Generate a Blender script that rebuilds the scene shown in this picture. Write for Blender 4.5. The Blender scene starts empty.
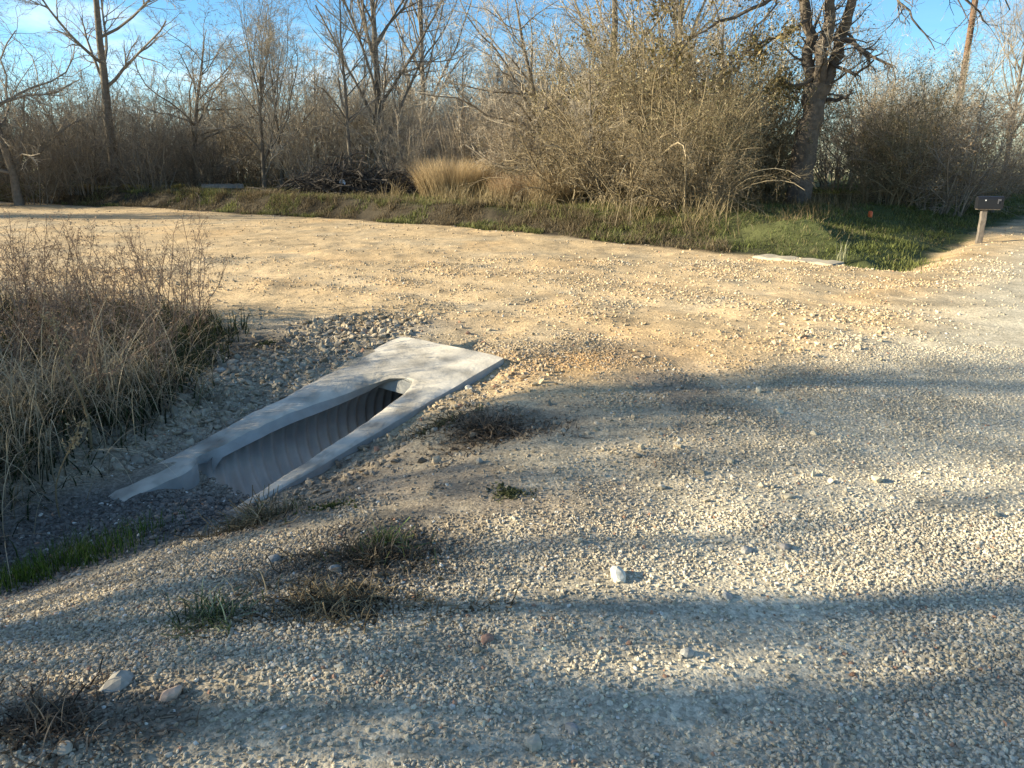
import bpy, math, random
import numpy as np

SC = bpy.context.scene
COL = SC.collection
R = math.radians
EYE = 1.55
PITCH = 15.7
FPX = 26 / 36 * 1024

# ------------------------------------------------------------------ camera
cam_d = bpy.data.cameras.new('camera')
cam_d.lens = 26
cam_d.sensor_width = 36
cam_d.clip_start = 0.05
cam_d.clip_end = 3000
cam = bpy.data.objects.new('camera', cam_d)
cam.location = (0, 0, EYE)
cam.rotation_euler = (R(90 - PITCH), 0, 0)
COL.objects.link(cam)
SC.camera = cam

# ------------------------------------------------------------------ light
SUN_EL, SUN_FWD = 18.5, -2.0      # degrees: height, and how far ahead of due left
sdir = np.array((-math.cos(R(SUN_FWD)) * math.cos(R(SUN_EL)), math.sin(R(SUN_FWD)) * math.cos(R(SUN_EL)), math.sin(R(SUN_EL))))
W = bpy.data.worlds.new('World')
SC.world = W
W.use_nodes = True
nt = W.node_tree
nt.nodes.clear()
N = nt.nodes.new
out = N('ShaderNodeOutputWorld')
bg = N('ShaderNodeBackground')
sky = N('ShaderNodeTexSky')
sky.sky_type = 'NISHITA'
sky.sun_disc = False
sky.sun_elevation = R(SUN_EL)
sky.sun_rotation = R(-(90 - SUN_FWD))
sky.air_density = 1.0
sky.dust_density = 0.15
sky.ozone_density = 3.0
tc = N('ShaderNodeTexCoord')
mp = N('ShaderNodeMapping')
mp.inputs['Scale'].default_value = (1.6, 1.6, 7.0)
mp.inputs['Rotation'].default_value = (0, R(22), R(20))
mp.inputs['Location'].default_value = (.35, .1, 0)
nz = N('ShaderNodeTexNoise')
nz.inputs['Scale'].default_value = 1.7
nz.inputs['Detail'].default_value = 7
nz.inputs['Roughness'].default_value = 0.62
nz.inputs['Distortion'].default_value = 0.5
rp = N('ShaderNodeValToRGB')
rp.color_ramp.elements[0].position = 0.47
rp.color_ramp.elements[1].position = 0.72
mix = N('ShaderNodeMix')
mix.data_type = 'RGBA'
mix.inputs[7].default_value = (7.6, 7.9, 8.3, 1)
L = nt.links.new
L(tc.outputs['Generated'], mp.inputs['Vector'])
L(mp.outputs['Vector'], nz.inputs['Vector'])
L(nz.outputs['Fac'], rp.inputs['Fac'])
dt_ = N('ShaderNodeVectorMath')
dt_.operation = 'DOT_PRODUCT'
dt_.inputs[1].default_value = (-.383, .908, .169)
L(tc.outputs['Generated'], dt_.inputs[0])
dm_ = N('ShaderNodeMapRange')
dm_.interpolation_type = 'SMOOTHSTEP'
for k_, v_ in (('From Min', .955), ('From Max', .998), ('To Min', .06), ('To Max', .65)):
    dm_.inputs[k_].default_value = v_
L(dt_.outputs['Value'], dm_.inputs['Value'])
cm_ = N('ShaderNodeMath')
cm_.operation = 'MULTIPLY'
L(rp.outputs['Color'], cm_.inputs[0])
L(dm_.outputs['Result'], cm_.inputs[1])
L(cm_.outputs[0], mix.inputs[0])
hs_ = N('ShaderNodeHueSaturation')
hs_.inputs['Saturation'].default_value = 1.3
sx_ = N('ShaderNodeSeparateXYZ')
L(tc.outputs['Generated'], sx_.inputs[0])
sr_ = N('ShaderNodeMapRange')
for k_, v_ in (('From Min', .15), ('From Max', .6), ('To Min', 1), ('To Max', 0)):
    sr_.inputs[k_].default_value = v_
L(sx_.outputs['Z'], sr_.inputs['Value'])
L(sr_.outputs['Result'], hs_.inputs['Fac'])
L(sky.outputs['Color'], hs_.inputs['Color'])
L(hs_.outputs['Color'], mix.inputs[6])
L(mix.outputs[2], bg.inputs['Color'])
bg.inputs['Strength'].default_value = 0.085
L(bg.outputs['Background'], out.inputs['Surface'])

sun_d = bpy.data.lights.new('sun', 'SUN')
sun_d.energy = 5.0
sun_d.angle = R(0.55)
sun_d.color = (1.0, 0.89, 0.66)
sun = bpy.data.objects.new('sun', sun_d)
COL.objects.link(sun)
from mathutils import Vector, Matrix
sun.rotation_euler = Vector(sdir).to_track_quat('Z', 'Y').to_euler()
sun.location = (-30, 5, 30)

vs = SC.view_settings
vs.view_transform = 'Standard'
vs.look = 'None'
vs.gamma = 1
vs.use_curve_mapping = False
vs.exposure = 1.46
SC.cycles.use_denoising = True
SC.cycles.denoiser = 'OPENIMAGEDENOISE'
SC.cycles.denoising_input_passes = 'RGB_ALBEDO_NORMAL'
SC.cycles.denoising_prefilter = 'ACCURATE'
SC.cycles.max_bounces = 5
SC.cycles.diffuse_bounces = 3
SC.cycles.transparent_max_bounces = 6

# ------------------------------------------------------------------ helpers
rng = np.random.default_rng(7)


def smooth(a, b, x):
    t = np.clip((x - a) / (b - a), 0, 1)
    return t * t * (3 - 2 * t)


_tab = np.random.default_rng(99).random((256, 256))


def vnoise(x, y, s, o=0):
    x = np.asarray(x, float) / s + 17.3 + o * 31.7
    y = np.asarray(y, float) / s + 9.1 + o * 13.9
    xi = np.floor(x).astype(int)
    yi = np.floor(y).astype(int)
    fx = x - xi
    fy = y - yi
    fx = fx * fx * (3 - 2 * fx)
    fy = fy * fy * (3 - 2 * fy)
    g = lambda i, j: _tab[(xi + i) % 256, (yi + j) % 256]
    return (g(0, 0) * (1 - fx) + g(1, 0) * fx) * (1 - fy) + (g(0, 1) * (1 - fx) + g(1, 1) * fx) * fy


def fbm(x, y, s, o=0, n=4):
    v, a, tot = 0, 1, 0
    for k in range(n):
        v = v + a * (vnoise(x, y, s / 2 ** k, o + k) - .5)
        tot += a
        a *= .5
    return v / tot * 2


def norm(v):
    return v / np.maximum(np.linalg.norm(v, axis=-1, keepdims=True), 1e-9)


class MB:
    """collects vertices and faces of one mesh"""

    def __init__(s):
        s.v, s.c, s.f, s.n = [], [], [], 0

    def add(s, v, f, c=(.5, .5, .5)):
        v = np.asarray(v, np.float32).reshape(-1, 3)
        f = np.asarray(f, np.int64)
        c = np.asarray(c, np.float32)
        if c.ndim == 1:
            c = np.broadcast_to(c, (len(v), 3))
        s.v.append(v)
        s.c.append(c.reshape(-1, 3))
        s.f.append(f + s.n)
        s.n += len(v)
        return s

    def join(s, other, M=None, t=None, ct=None):
        for v, c in zip(other.v, other.c):
            v2 = v if M is None else v @ np.asarray(M, np.float32).T
            if t is not None:
                v2 = v2 + np.asarray(t, np.float32)
            s.v.append(v2)
            s.c.append(c if ct is None else c * np.asarray(ct, np.float32))
        for f in other.f:
            s.f.append(f + s.n)
        s.n += other.n

    def mesh(s, name, mat, smooth_shade=False):
        me = bpy.data.meshes.new(name)
        v = np.concatenate(s.v)
        c = np.concatenate(s.c)
        tri = [f for f in s.f if f.shape[1] == 3]
        quad = [f for f in s.f if f.shape[1] == 4]
        big = [f for f in s.f if f.shape[1] > 4]
        loops, starts, p = [], [], 0
        for grp in (tri, quad):
            if grp:
                g = np.concatenate(grp)
                k = g.shape[1]
                loops.append(g.ravel())
                starts.append(p + k * np.arange(len(g)))
                p += g.size
        for g in big:
            k = g.shape[1]
            loops.append(g.ravel())
            starts.append(p + k * np.arange(len(g)))
            p += g.size
        loops = np.concatenate(loops).astype(np.int32)
        starts = np.concatenate(starts).astype(np.int32)
        me.vertices.add(len(v))
        me.vertices.foreach_set('co', v.ravel())
        me.loops.add(len(loops))
        me.loops.foreach_set('vertex_index', loops)
        me.polygons.add(len(starts))
        me.polygons.foreach_set('loop_start', starts)
        me.polygons.foreach_set('use_smooth', np.full(len(starts), smooth_shade))
        a = me.attributes.new('tint', 'FLOAT_COLOR', 'POINT')
        a.data.foreach_set('color', np.concatenate([c, np.ones((len(c), 1), np.float32)], 1).astype(np.float32).ravel())
        me.update(calc_edges=True)
        me.validate()
        me.materials.append(mat)
        return me

    def build(s, name, mat, parent=None, smooth_shade=False):
        o = bpy.data.objects.new(name, s.mesh(name, mat, smooth_shade))
        COL.objects.link(o)
        if parent:
            o.parent = parent
        return o


def tag(o, label=None, cat=None, group=None, kind=None):
    if label:
        o['label'] = label
    if cat:
        o['category'] = cat
    if group:
        o['group'] = group
    if kind:
        o['kind'] = kind
    return o


def empty(name, loc=(0, 0, 0), rz=0):
    o = bpy.data.objects.new(name, None)
    o.empty_display_size = .2
    o.location = loc
    o.rotation_euler = (0, 0, rz)
    COL.objects.link(o)
    return o


def copy_tree(o, parent=None):
    c = o.copy()
    COL.objects.link(c)
    c.parent = parent
    for ch in list(o.children):
        copy_tree(ch, c)
    return c


def tubes(P, Rad, k=3):
    """P (B,n,3), Rad (B,n) -> verts, quads for B tubes"""
    B, n, _ = P.shape
    T = np.empty_like(P)
    T[:, 1:-1] = P[:, 2:] - P[:, :-2]
    T[:, 0] = P[:, 1] - P[:, 0]
    T[:, -1] = P[:, -1] - P[:, -2]
    T = norm(T)
    ref = np.where(np.abs(T[:, :1, 2:3]) > .8, np.array((1., 0, 0)), np.array((0, 0, 1.)))
    A = norm(np.cross(T, np.broadcast_to(ref, T.shape)))
    Bn = np.cross(T, A)
    ang = np.arange(k) * 2 * math.pi / k
    V = P[:, :, None] + Rad[:, :, None, None] * (A[:, :, None] * np.cos(ang)[None, None, :, None] + Bn[:, :, None] * np.sin(ang)[None, None, :, None])
    idx = np.arange(B * n * k).reshape(B, n, k)
    a = idx[:, :-1]
    b = idx[:, 1:]
    F = np.stack([a, np.roll(a, -1, 2), np.roll(b, -1, 2), b], -1).reshape(-1, 4)
    return V.reshape(-1, 3), F


def tube_colors(P, k, c0, c1=None, var=.15, g=None):
    g = g or rng
    B, n, _ = P.shape
    c0 = np.asarray(c0, float)
    c1 = c0 if c1 is None else np.asarray(c1, float)
    t = np.linspace(0, 1, n)[None, :, None]
    c = (c0 * (1 - t) + c1 * t) * (1 + var * g.standard_normal((B, 1, 1)))
    return np.repeat(np.clip(c, 0.005, 1)[:, :, None], k, 2).reshape(-1, 3)


def grow(P, Rad, per, tmin, ang, lenr, npts, rr, wob, up, g, tmax=1.0, taper=.35, absl=None, rmin=.003):
    """grow PER child branches on every branch of P"""
    B, n, _ = P.shape
    par = np.repeat(np.arange(B), per)
    M = len(par)
    t = tmin + (tmax - tmin) * g.random(M)
    f = t * (n - 1)
    i = np.minimum(f.astype(int), n - 2)
    w = (f - i)[:, None]
    p0 = P[par, i] * (1 - w) + P[par, i + 1] * w
    r0 = Rad[par, i] * (1 - w[:, 0]) + Rad[par, i + 1] * w[:, 0]
    T = norm(P[par, i + 1] - P[par, i])
    Lp = np.linalg.norm(np.diff(P, axis=1), axis=2).sum(1)[par]
    q = norm(np.cross(T, norm(g.standard_normal((M, 3)))))
    a = R(1) * (ang[0] + (ang[1] - ang[0]) * g.random(M))[:, None]
    d = norm(T * np.cos(a) + q * np.sin(a))
    ln = (Lp * lenr if absl is None else absl) * (.55 + .75 * g.random(M)) * (1.1 - .5 * t)
    st = (ln / (npts - 1))[:, None]
    Q = np.empty((M, npts, 3))
    Q[:, 0] = p0
    for k in range(1, npts):
        d = norm(d + wob * g.standard_normal((M, 3)) + np.array((0, 0, up)))
        Q[:, k] = Q[:, k - 1] + d * st
    r = np.maximum(r0 * rr, rmin)
    RR = np.maximum(r[:, None] * np.linspace(1, taper, npts)[None], rmin * .7)
    return Q, RR


def leaves(P, n, size, jit, g, c, cvar=.25, flat=0.0):
    """small diamond leaves spread along branches P"""
    B, m, _ = P.shape
    b = g.integers(0, B, n)
    f = g.random(n) * (m - 1)
    i = np.minimum(f.astype(int), m - 2)
    w = (f - i)[:, None]
    p = P[b, i] * (1 - w) + P[b, i + 1] * w + jit * g.standard_normal((n, 3))
    return leaf_quads(p, size, g, c, cvar)


def leaf_quads(p, size, g, c, cvar=.25):
    n = len(p)
    x = norm(g.standard_normal((n, 3)))
    y = norm(np.cross(x, g.standard_normal((n, 3))))
    s = (size * (.5 + g.random(n)))[:, None]
    V = np.stack([p - x * s, p + y * s * .45, p + x * s, p - y * s * .45], 1)
    F = np.arange(4 * n).reshape(n, 4)
    c = np.asarray(c, float)
    if c.ndim == 2:
        c = c[g.integers(0, len(c), n)]
    cc = np.clip(c * (1 + cvar * g.standard_normal((n, 1))), .004, 1)
    return V.reshape(-1, 3), F, np.repeat(np.broadcast_to(cc, (n, 3)), 4, 0)


def blades(base, h, g, width=.004, lean=.5, curl=.6, c0=(.3, .22, .12), c1=None, var=.2, seg=5, az=None):
    """tapered grass blades rooted at base (n,3), h (n,)"""
    n = len(base)
    az = g.random(n) * 2 * math.pi if az is None else az
    hd = np.stack([np.cos(az), np.sin(az), np.zeros(n)], 1)
    sd = np.stack([-np.sin(az), np.cos(az), np.zeros(n)], 1)
    th = lean * g.random(n)
    cu = curl * (.2 + g.random(n))
    p = base.copy()
    V = np.empty((n, seg, 2, 3))
    st = h / (seg - 1)
    for k in range(seg):
        wd = (width * (1 - (k / (seg - 1)) ** 1.5 * .9))
        wd = wd[:, None] if isinstance(wd, np.ndarray) and wd.ndim else wd
        V[:, k, 0] = p - sd * wd
        V[:, k, 1] = p + sd * wd
        a = th + cu * (k / (seg - 1)) ** 1.3 * 2
        p = p + (hd * np.sin(a)[:, None] + np.array((0, 0, 1.)) * np.cos(a)[:, None]) * st[:, None]
    idx = np.arange(n * seg * 2).reshape(n, seg, 2)
    F = np.stack([idx[:, :-1, 0], idx[:, :-1, 1], idx[:, 1:, 1], idx[:, 1:, 0]], -1).reshape(-1, 4)
    c0 = np.asarray(c0, float)
    c1 = c0 if c1 is None else np.asarray(c1, float)
    t = np.linspace(0, 1, seg)[None, :, None, None]
    c = (c0 * (1 - t) + c1 * t) * (1 + var * g.standard_normal((n, 1, 1, 1)))
    c = np.broadcast_to(c, (n, seg, 2, 3))
    return V.reshape(-1, 3), F, np.clip(c.reshape(-1, 3), .004, 1)


def box(mb, lo, hi, c=(.5, .5, .5)):
    x0, y0, z0 = lo
    x1, y1, z1 = hi
    v = [(x0, y0, z0), (x1, y0, z0), (x1, y1, z0), (x0, y1, z0), (x0, y0, z1), (x1, y0, z1), (x1, y1, z1), (x0, y1, z1)]
    mb.add(v, [(0, 3, 2, 1), (4, 5, 6, 7), (0, 1, 5, 4), (1, 2, 6, 5), (2, 3, 7, 6), (3, 0, 4, 7)], c)


# ------------------------------------------------------------------ materials
def mat_tint(name, rough=.9, bump=0.0, bscale=60, var=.25, vscale=20, spec=.2, translucent=0.0):
    m = bpy.data.materials.new(name)
    m.use_nodes = True
    t = m.node_tree
    b = t.nodes['Principled BSDF']
    b.inputs['Roughness'].default_value = rough
    b.inputs['Specular IOR Level'].default_value = spec
    a = t.nodes.new('ShaderNodeAttribute')
    a.attribute_name = 'tint'
    co = t.nodes.new('ShaderNodeTexCoord')
    n = t.nodes.new('ShaderNodeTexNoise')
    n.inputs['Scale'].default_value = vscale
    n.inputs['Detail'].default_value = 5
    t.links.new(co.outputs['Object'], n.inputs['Vector'])
    mr = t.nodes.new('ShaderNodeMapRange')
    mr.inputs['From Min'].default_value = .25
    mr.inputs['From Max'].default_value = .75
    mr.inputs['To Min'].default_value = 1 - var
    mr.inputs['To Max'].default_value = 1 + var
    t.links.new(n.outputs['Fac'], mr.inputs['Value'])
    mx = t.nodes.new('ShaderNodeVectorMath')
    mx.operation = 'MULTIPLY'
    t.links.new(a.outputs['Color'], mx.inputs[0])
    t.links.new(mr.outputs['Result'], mx.inputs[1])
    t.links.new(mx.outputs['Vector'], b.inputs['Base Color'])
    if bump:
        n2 = t.nodes.new('ShaderNodeTexNoise')
        n2.inputs['Scale'].default_value = bscale
        n2.inputs['Detail'].default_value = 6
        t.links.new(co.outputs['Object'], n2.inputs['Vector'])
        bp = t.nodes.new('ShaderNodeBump')
        bp.inputs['Strength'].default_value = bump
        bp.inputs['Distance'].default_value = .02
        t.links.new(n2.outputs['Fac'], bp.inputs['Height'])
        t.links.new(bp.outputs['Normal'], b.inputs['Normal'])
    if translucent:
        tr = t.nodes.new('ShaderNodeBsdfTranslucent')
        t.links.new(mx.outputs['Vector'], tr.inputs['Color'])
        ms = t.nodes.new('ShaderNodeMixShader')
        ms.inputs[0].default_value = translucent
        t.links.new(b.outputs[0], ms.inputs[1])
        t.links.new(tr.outputs[0], ms.inputs[2])
        t.links.new(ms.outputs[0], t.nodes['Material Output'].inputs['Surface'])
    return m


M_STONE = mat_tint('stone', .92, 0, var=.22, vscale=45)
M_BARK = mat_tint('bark', .95, .9, 22, .35, 9, .1)
M_TWIG = mat_tint('twig', .9, 0, var=.2, vscale=2, spec=.15)
M_LEAF = mat_tint('leaf', .8, 0, var=.15, vscale=3, spec=.2, translucent=.3)
M_GRASS = mat_tint('grass', .75, 0, var=.2, vscale=4, spec=.2, translucent=.3)
M_PAINT = mat_tint('paint', .45, 0, var=.12, vscale=8, spec=.4)
M_WOOD = mat_tint('weathered_wood', .9, .5, 30, .3, 12)
M_WIRE = mat_tint('wire', .6, 0, var=.05)


def ground_material():
    m = bpy.data.materials.new('gravel_ground')
    m.use_nodes = True
    t = m.node_tree
    Nn, Lk = t.nodes.new, t.links.new
    b = t.nodes['Principled BSDF']
    b.inputs['Roughness'].default_value = .95
    b.inputs['Specular IOR Level'].default_value = .15
    a = Nn('ShaderNodeAttribute')
    a.attribute_name = 'tint'
    co = Nn('ShaderNodeTexCoord')

    def vor(scale, feat='F1'):
        v = Nn('ShaderNodeTexVoronoi')
        v.inputs['Scale'].default_value = scale
        v.feature = feat
        Lk(co.outputs['Object'], v.inputs['Vector'])
        return v
    v1 = vor(60)
    v2 = vor(130)
    n1 = Nn('ShaderNodeTexNoise')
    n1.inputs['Scale'].default_value = 2.2
    n1.inputs['Detail'].default_value = 10
    n1.inputs['Roughness'].default_value = .7
    Lk(co.outputs['Object'], n1.inputs['Vector'])
    # each pebble its own value
    bw = Nn('ShaderNodeSeparateColor')
    Lk(v1.outputs['Color'], bw.inputs['Color'])
    bw2 = Nn('ShaderNodeSeparateColor')
    Lk(v2.outputs['Color'], bw2.inputs['Color'])

    def rngmap(src, lo, hi, f0=0, f1=1):
        r = Nn('ShaderNodeMapRange')
        r.inputs['From Min'].default_value = f0
        r.inputs['From Max'].default_value = f1
        r.inputs['To Min'].default_value = lo
        r.inputs['To Max'].default_value = hi
        Lk(src, r.inputs['Value'])
        return r.outputs['Result']

    def math_(op, x, y):
        k = Nn('ShaderNodeMath')
        k.operation = op
        for i, z in enumerate((x, y)):
            if isinstance(z, (int, float)):
                k.inputs[i].default_value = z
            else:
                Lk(z, k.inputs[i])
        return k.outputs[0]
    f = math_('MULTIPLY', rngmap(bw.outputs[0], .72, 1.28), rngmap(bw2.outputs[1], .82, 1.18))
    f = math_('MULTIPLY', f, rngmap(n1.outputs['Fac'], .7, 1.3, .3, .7))
    mx = Nn('ShaderNodeVectorMath')
    mx.operation = 'MULTIPLY'
    Lk(a.outputs['Color'], mx.inputs[0])
    Lk(f, mx.inputs[1])
    Lk(mx.outputs['Vector'], b.inputs['Base Color'])
    h = math_('ADD', math_('MULTIPLY', math_('SUBTRACT', 1, v1.outputs['Distance']), .7), math_('MULTIPLY', v2.outputs['Distance'], -.35))
    h = math_('ADD', h, math_('MULTIPLY', n1.outputs['Fac'], .8))
    bp = Nn('ShaderNodeBump')
    bp.inputs['Strength'].default_value = .5
    bp.inputs['Distance'].default_value = .008
    Lk(h, bp.inputs['Height'])
    Lk(bp.outputs['Normal'], b.inputs['Normal'])
    return m


def concrete_material():
    m = mat_tint('concrete', .9, .3, 26, .2, 7, .2)
    return m


M_GROUND = ground_material()
M_CONC = concrete_material()
M_PIPE = mat_tint('galvanised_pipe', .7, 0, 20, .25, 5, .3)

# ------------------------------------------------------------------ terrain shape
FL, FR, NL, NR = [np.array(c) for c in ((-1.06, 6.88, .10), (-.07, 5.99, .10), (-2.65, 4.33, -.40), (-1.69, 3.98, -.40))]


def slab_pt(u, v):
    u = np.asarray(u, float)[..., None]
    v = np.asarray(v, float)[..., None]
    return (FL * (1 - v) + FR * v) * (1 - u) + (NL * (1 - v) + NR * v) * u


def slab_uv(x, y):
    u = np.full(np.shape(x), .5)
    v = np.full(np.shape(x), .5)
    for _ in range(5):
        p = slab_pt(u, v)
        du = (NL - FL)[:2] * (1 - v)[..., None] + (NR - FR)[:2] * v[..., None]
        dv = (FR - FL)[:2] * (1 - u)[..., None] + (NR - NL)[:2] * u[..., None]
        ex = x - p[..., 0]
        ey = y - p[..., 1]
        det = du[..., 0] * dv[..., 1] - du[..., 1] * dv[..., 0]
        det = np.where(np.abs(det) < 1e-3, 1e-3, det)
        u = np.clip(u + (ex * dv[..., 1] - ey * dv[..., 0]) / det, -3, 4)
        v = np.clip(v + (du[..., 0] * ey - du[..., 1] * ex) / det, -4, 5)
    return u, v


PA, PB = slab_pt(.245, .54), slab_pt(.85, .54)
PDIR = norm((PB - PA)[:2])
PPER = np.array((PDIR[1], -PDIR[0]))
PR, PZ = .37, -.405

TOE = np.array([(-200, 95), (-60, 48), (-32, 37), (-20, 30.0), (-13, 26.5), (-5.5, 22.0), (0, 17.6), (2.6, 14.9), (4.3, 13.2), (5.8, 11.9), (6.5, 12.7), (7.6, 14.1), (9.6, 16.5), (14.5, 21.8), (40, 50), (200, 230)], float)
DITCH = np.array([(-1.55, 5.0), (-2.1, 4.2), (-2.75, 3.62), (-4.6, 2.6), (-9, .3), (-40, -16)], float)


def seg_dist(x, y, poly):
    best = np.full(np.shape(x), 1e9)
    for a, b in zip(poly[:-1], poly[1:]):
        d = b - a
        t = np.clip(((x - a[0]) * d[0] + (y - a[1]) * d[1]) / (d @ d), 0, 1)
        best = np.minimum(best, np.hypot(x - a[0] - t * d[0], y - a[1] - t * d[1]))
    return best


def road_s(x, y):
    return (x - 9.6) * .76 - (y - 14.6) * .65


def toe_d(x, y):
    return (y - np.interp(x, TOE[:, 0], TOE[:, 1])) * np.where(x < 5.9, .88, .70)


def ruts(x, y):
    """wheel tracks of vehicles turning from the road into the drive"""
    m = 0
    for rx, ry, rr0 in ((-8.5, 1.0, 9.5), (-8.5, 1.0, 11.1), (-7.2, -1.5, 13.4), (-7.2, -1.5, 15.0)):
        m = m + np.exp(-((np.hypot(x - rx, y - ry) - rr0 + .35 * fbm(x, y, 2, 26)) / .24) ** 2)
    for o_ in (1.5, 3.0):
        m = m + .7 * np.exp(-((road_s(x, y) - o_ + .2 * fbm(x, y, 2, 27)) / .28) ** 2)
    return np.clip(m, 0, 1) * smooth(1.2, 2.5, y) * smooth(22, 14, y)


def height(x, y, fine=True):
    x = np.asarray(x, float)
    y = np.asarray(y, float)
    z = .022 * np.logaddexp(0, (np.minimum(y, 60) - 3) * 1.2) / 1.2
    if fine:
        z = z + .05 * fbm(x, y, 2.6, 1)
    # weed hollow beside the drive, ditch to the pipe mouth
    z = z - .34 * np.exp(-((x + 4.4) / 1.9) ** 2 - ((y - 6.2) / 1.7) ** 2)
    d = seg_dist(x, y, DITCH)
    near = smooth(-.15, .25, (x + 2.6) * .35 - (y - 3.7) * .94)
    z = z - .52 * np.exp(-(d / (.62 + .5 * near)) ** 2)
    u, v = slab_uv(x, y)
    P = slab_pt(np.clip(u, 0, 1), np.clip(v, 0, 1))
    dd = np.hypot(x - P[..., 0], y - P[..., 1])
    w = smooth(.75, .08, dd) * np.where(u > .9, smooth(1.12, .86, u), 1)
    zp = P[..., 2] - np.where(v > .5, .055 - .060 * smooth(.7, 1.0, u), .012) + .03 * fbm(x, y, .3, 5)
    z = z * (1 - w) + zp * w
    # gravel bed in the mouth of the pipe
    s = (x - PA[0]) * PDIR[0] + (y - PA[1]) * PDIR[1]
    q = np.abs((x - PA[0]) * PPER[0] + (y - PA[1]) * PPER[1])
    mw = smooth(.44, .32, q) * smooth(1.45, 1.62, s) * smooth(3.0, 2.3, s)
    z = z * (1 - mw) + (-.475 + .07 * smooth(1.6, 2.0, s) + .03 * fbm(x, y, .2, 8)) * mw
    # far bank
    t = toe_d(x, y)
    bh = np.interp(x, [-30, -8, -2, 2, 5, 12], [.50, .50, .45, .44, .5, .55])
    bw = np.interp(x, [-8, -2, 2, 6], [.7, .8, 1.6, 3.6])
    bw = bw * (1 + .5 * fbm(x, y, 1.3, 12)) if fine else bw
    z = z + bh * smooth(0, 1, t / bw) + .05 * smooth(0, 2, t) * fbm(x, y, 1.2, 14)
    # shallow wash at the foot of the far bank by the mailbox
    z = z - .16 * np.exp(-((t + .25) / .45) ** 2) * smooth(4.6, 5.8, x) * smooth(11.5, 8.5, x)
    if fine:
        z = z + .07 * smooth(.2, .5, t) * smooth(1.6, .8, t) * fbm(x, y, .7, 15) * smooth(6, 3, x)
        r = smooth(0, 1.4, road_s(x, y))
        z = z - .02 * ruts(x, y) * (1 - .5 * r)
        loose = np.exp(-((road_s(x, y) + .25) / .7) ** 2)
        z = z + (.022 * (1 - r) + .006) * fbm(x, y, .45, 20) + .035 * loose * (fbm(x, y, .9, 23) * .5 + .3) * smooth(12, 6, y)
    return z


def at(px, py, dz=0.0):
    """the ground point seen at a pixel of the photograph"""
    p = R(PITCH)
    a = (px - 512) / FPX
    b = (384 - py) / FPX
    d = np.array((a, math.cos(p) + b * math.sin(p), -math.sin(p) + b * math.cos(p)))
    ts = np.arange(1.2, 90, .02)
    X = d[0] * ts
    Y = d[1] * ts
    Z = EYE + d[2] * ts
    hit = np.nonzero(Z < height(X, Y) + dz)[0]
    k = hit[0] if len(hit) else len(ts) - 1
    return np.array((X[k], Y[k], height(X[k], Y[k])))


def axis(lo, f0, f1, hi, step, gr, cap=None, lim=None):
    """grid lines: fine between f0 and f1, growing outwards; at most CAP apart inside LIM"""
    def out(x, end, sign):
        a, st = [], step
        while (end - x) * sign > 0:
            st *= gr
            if cap and abs(x) < lim:
                st = min(st, cap)
            elif cap:
                st *= 1.06
            x += sign * st
            a.append(x)
        return a
    mid = list(np.arange(f0, f1, step))
    return np.array(out(f0, lo, -1)[::-1] + mid + out(mid[-1], hi, 1))


gx = axis(-500, -4.6, 4.4, 500, .028, 1.035, .16, 24)
gy = axis(-60, 1.0, 8.2, 900, .028, 1.025, .12, 38)
GX, GY = np.meshgrid(gx, gy, indexing='ij')
GZ = height(GX, GY)
# far hills of the plain fall off level
nx, ny = GX.shape
idx = np.arange(nx * ny).reshape(nx, ny)
F = np.stack([idx[:-1, :-1], idx[1:, :-1], idx[1:, 1:], idx[:-1, 1:]], -1).reshape(-1, 4)
cx = GX.ravel()[F].mean(1)
cy = GY.ravel()[F].mean(1)
hs = (cx - PA[0]) * PDIR[0] + (cy - PA[1]) * PDIR[1]
hq = np.abs((cx - PA[0]) * PPER[0] + (cy - PA[1]) * PPER[1])
hu, hv = slab_uv(cx, cy)
F = F[~((hq < .43) & (hu > .12) & (hs < 1.60) & (hs > -.6))]


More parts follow.
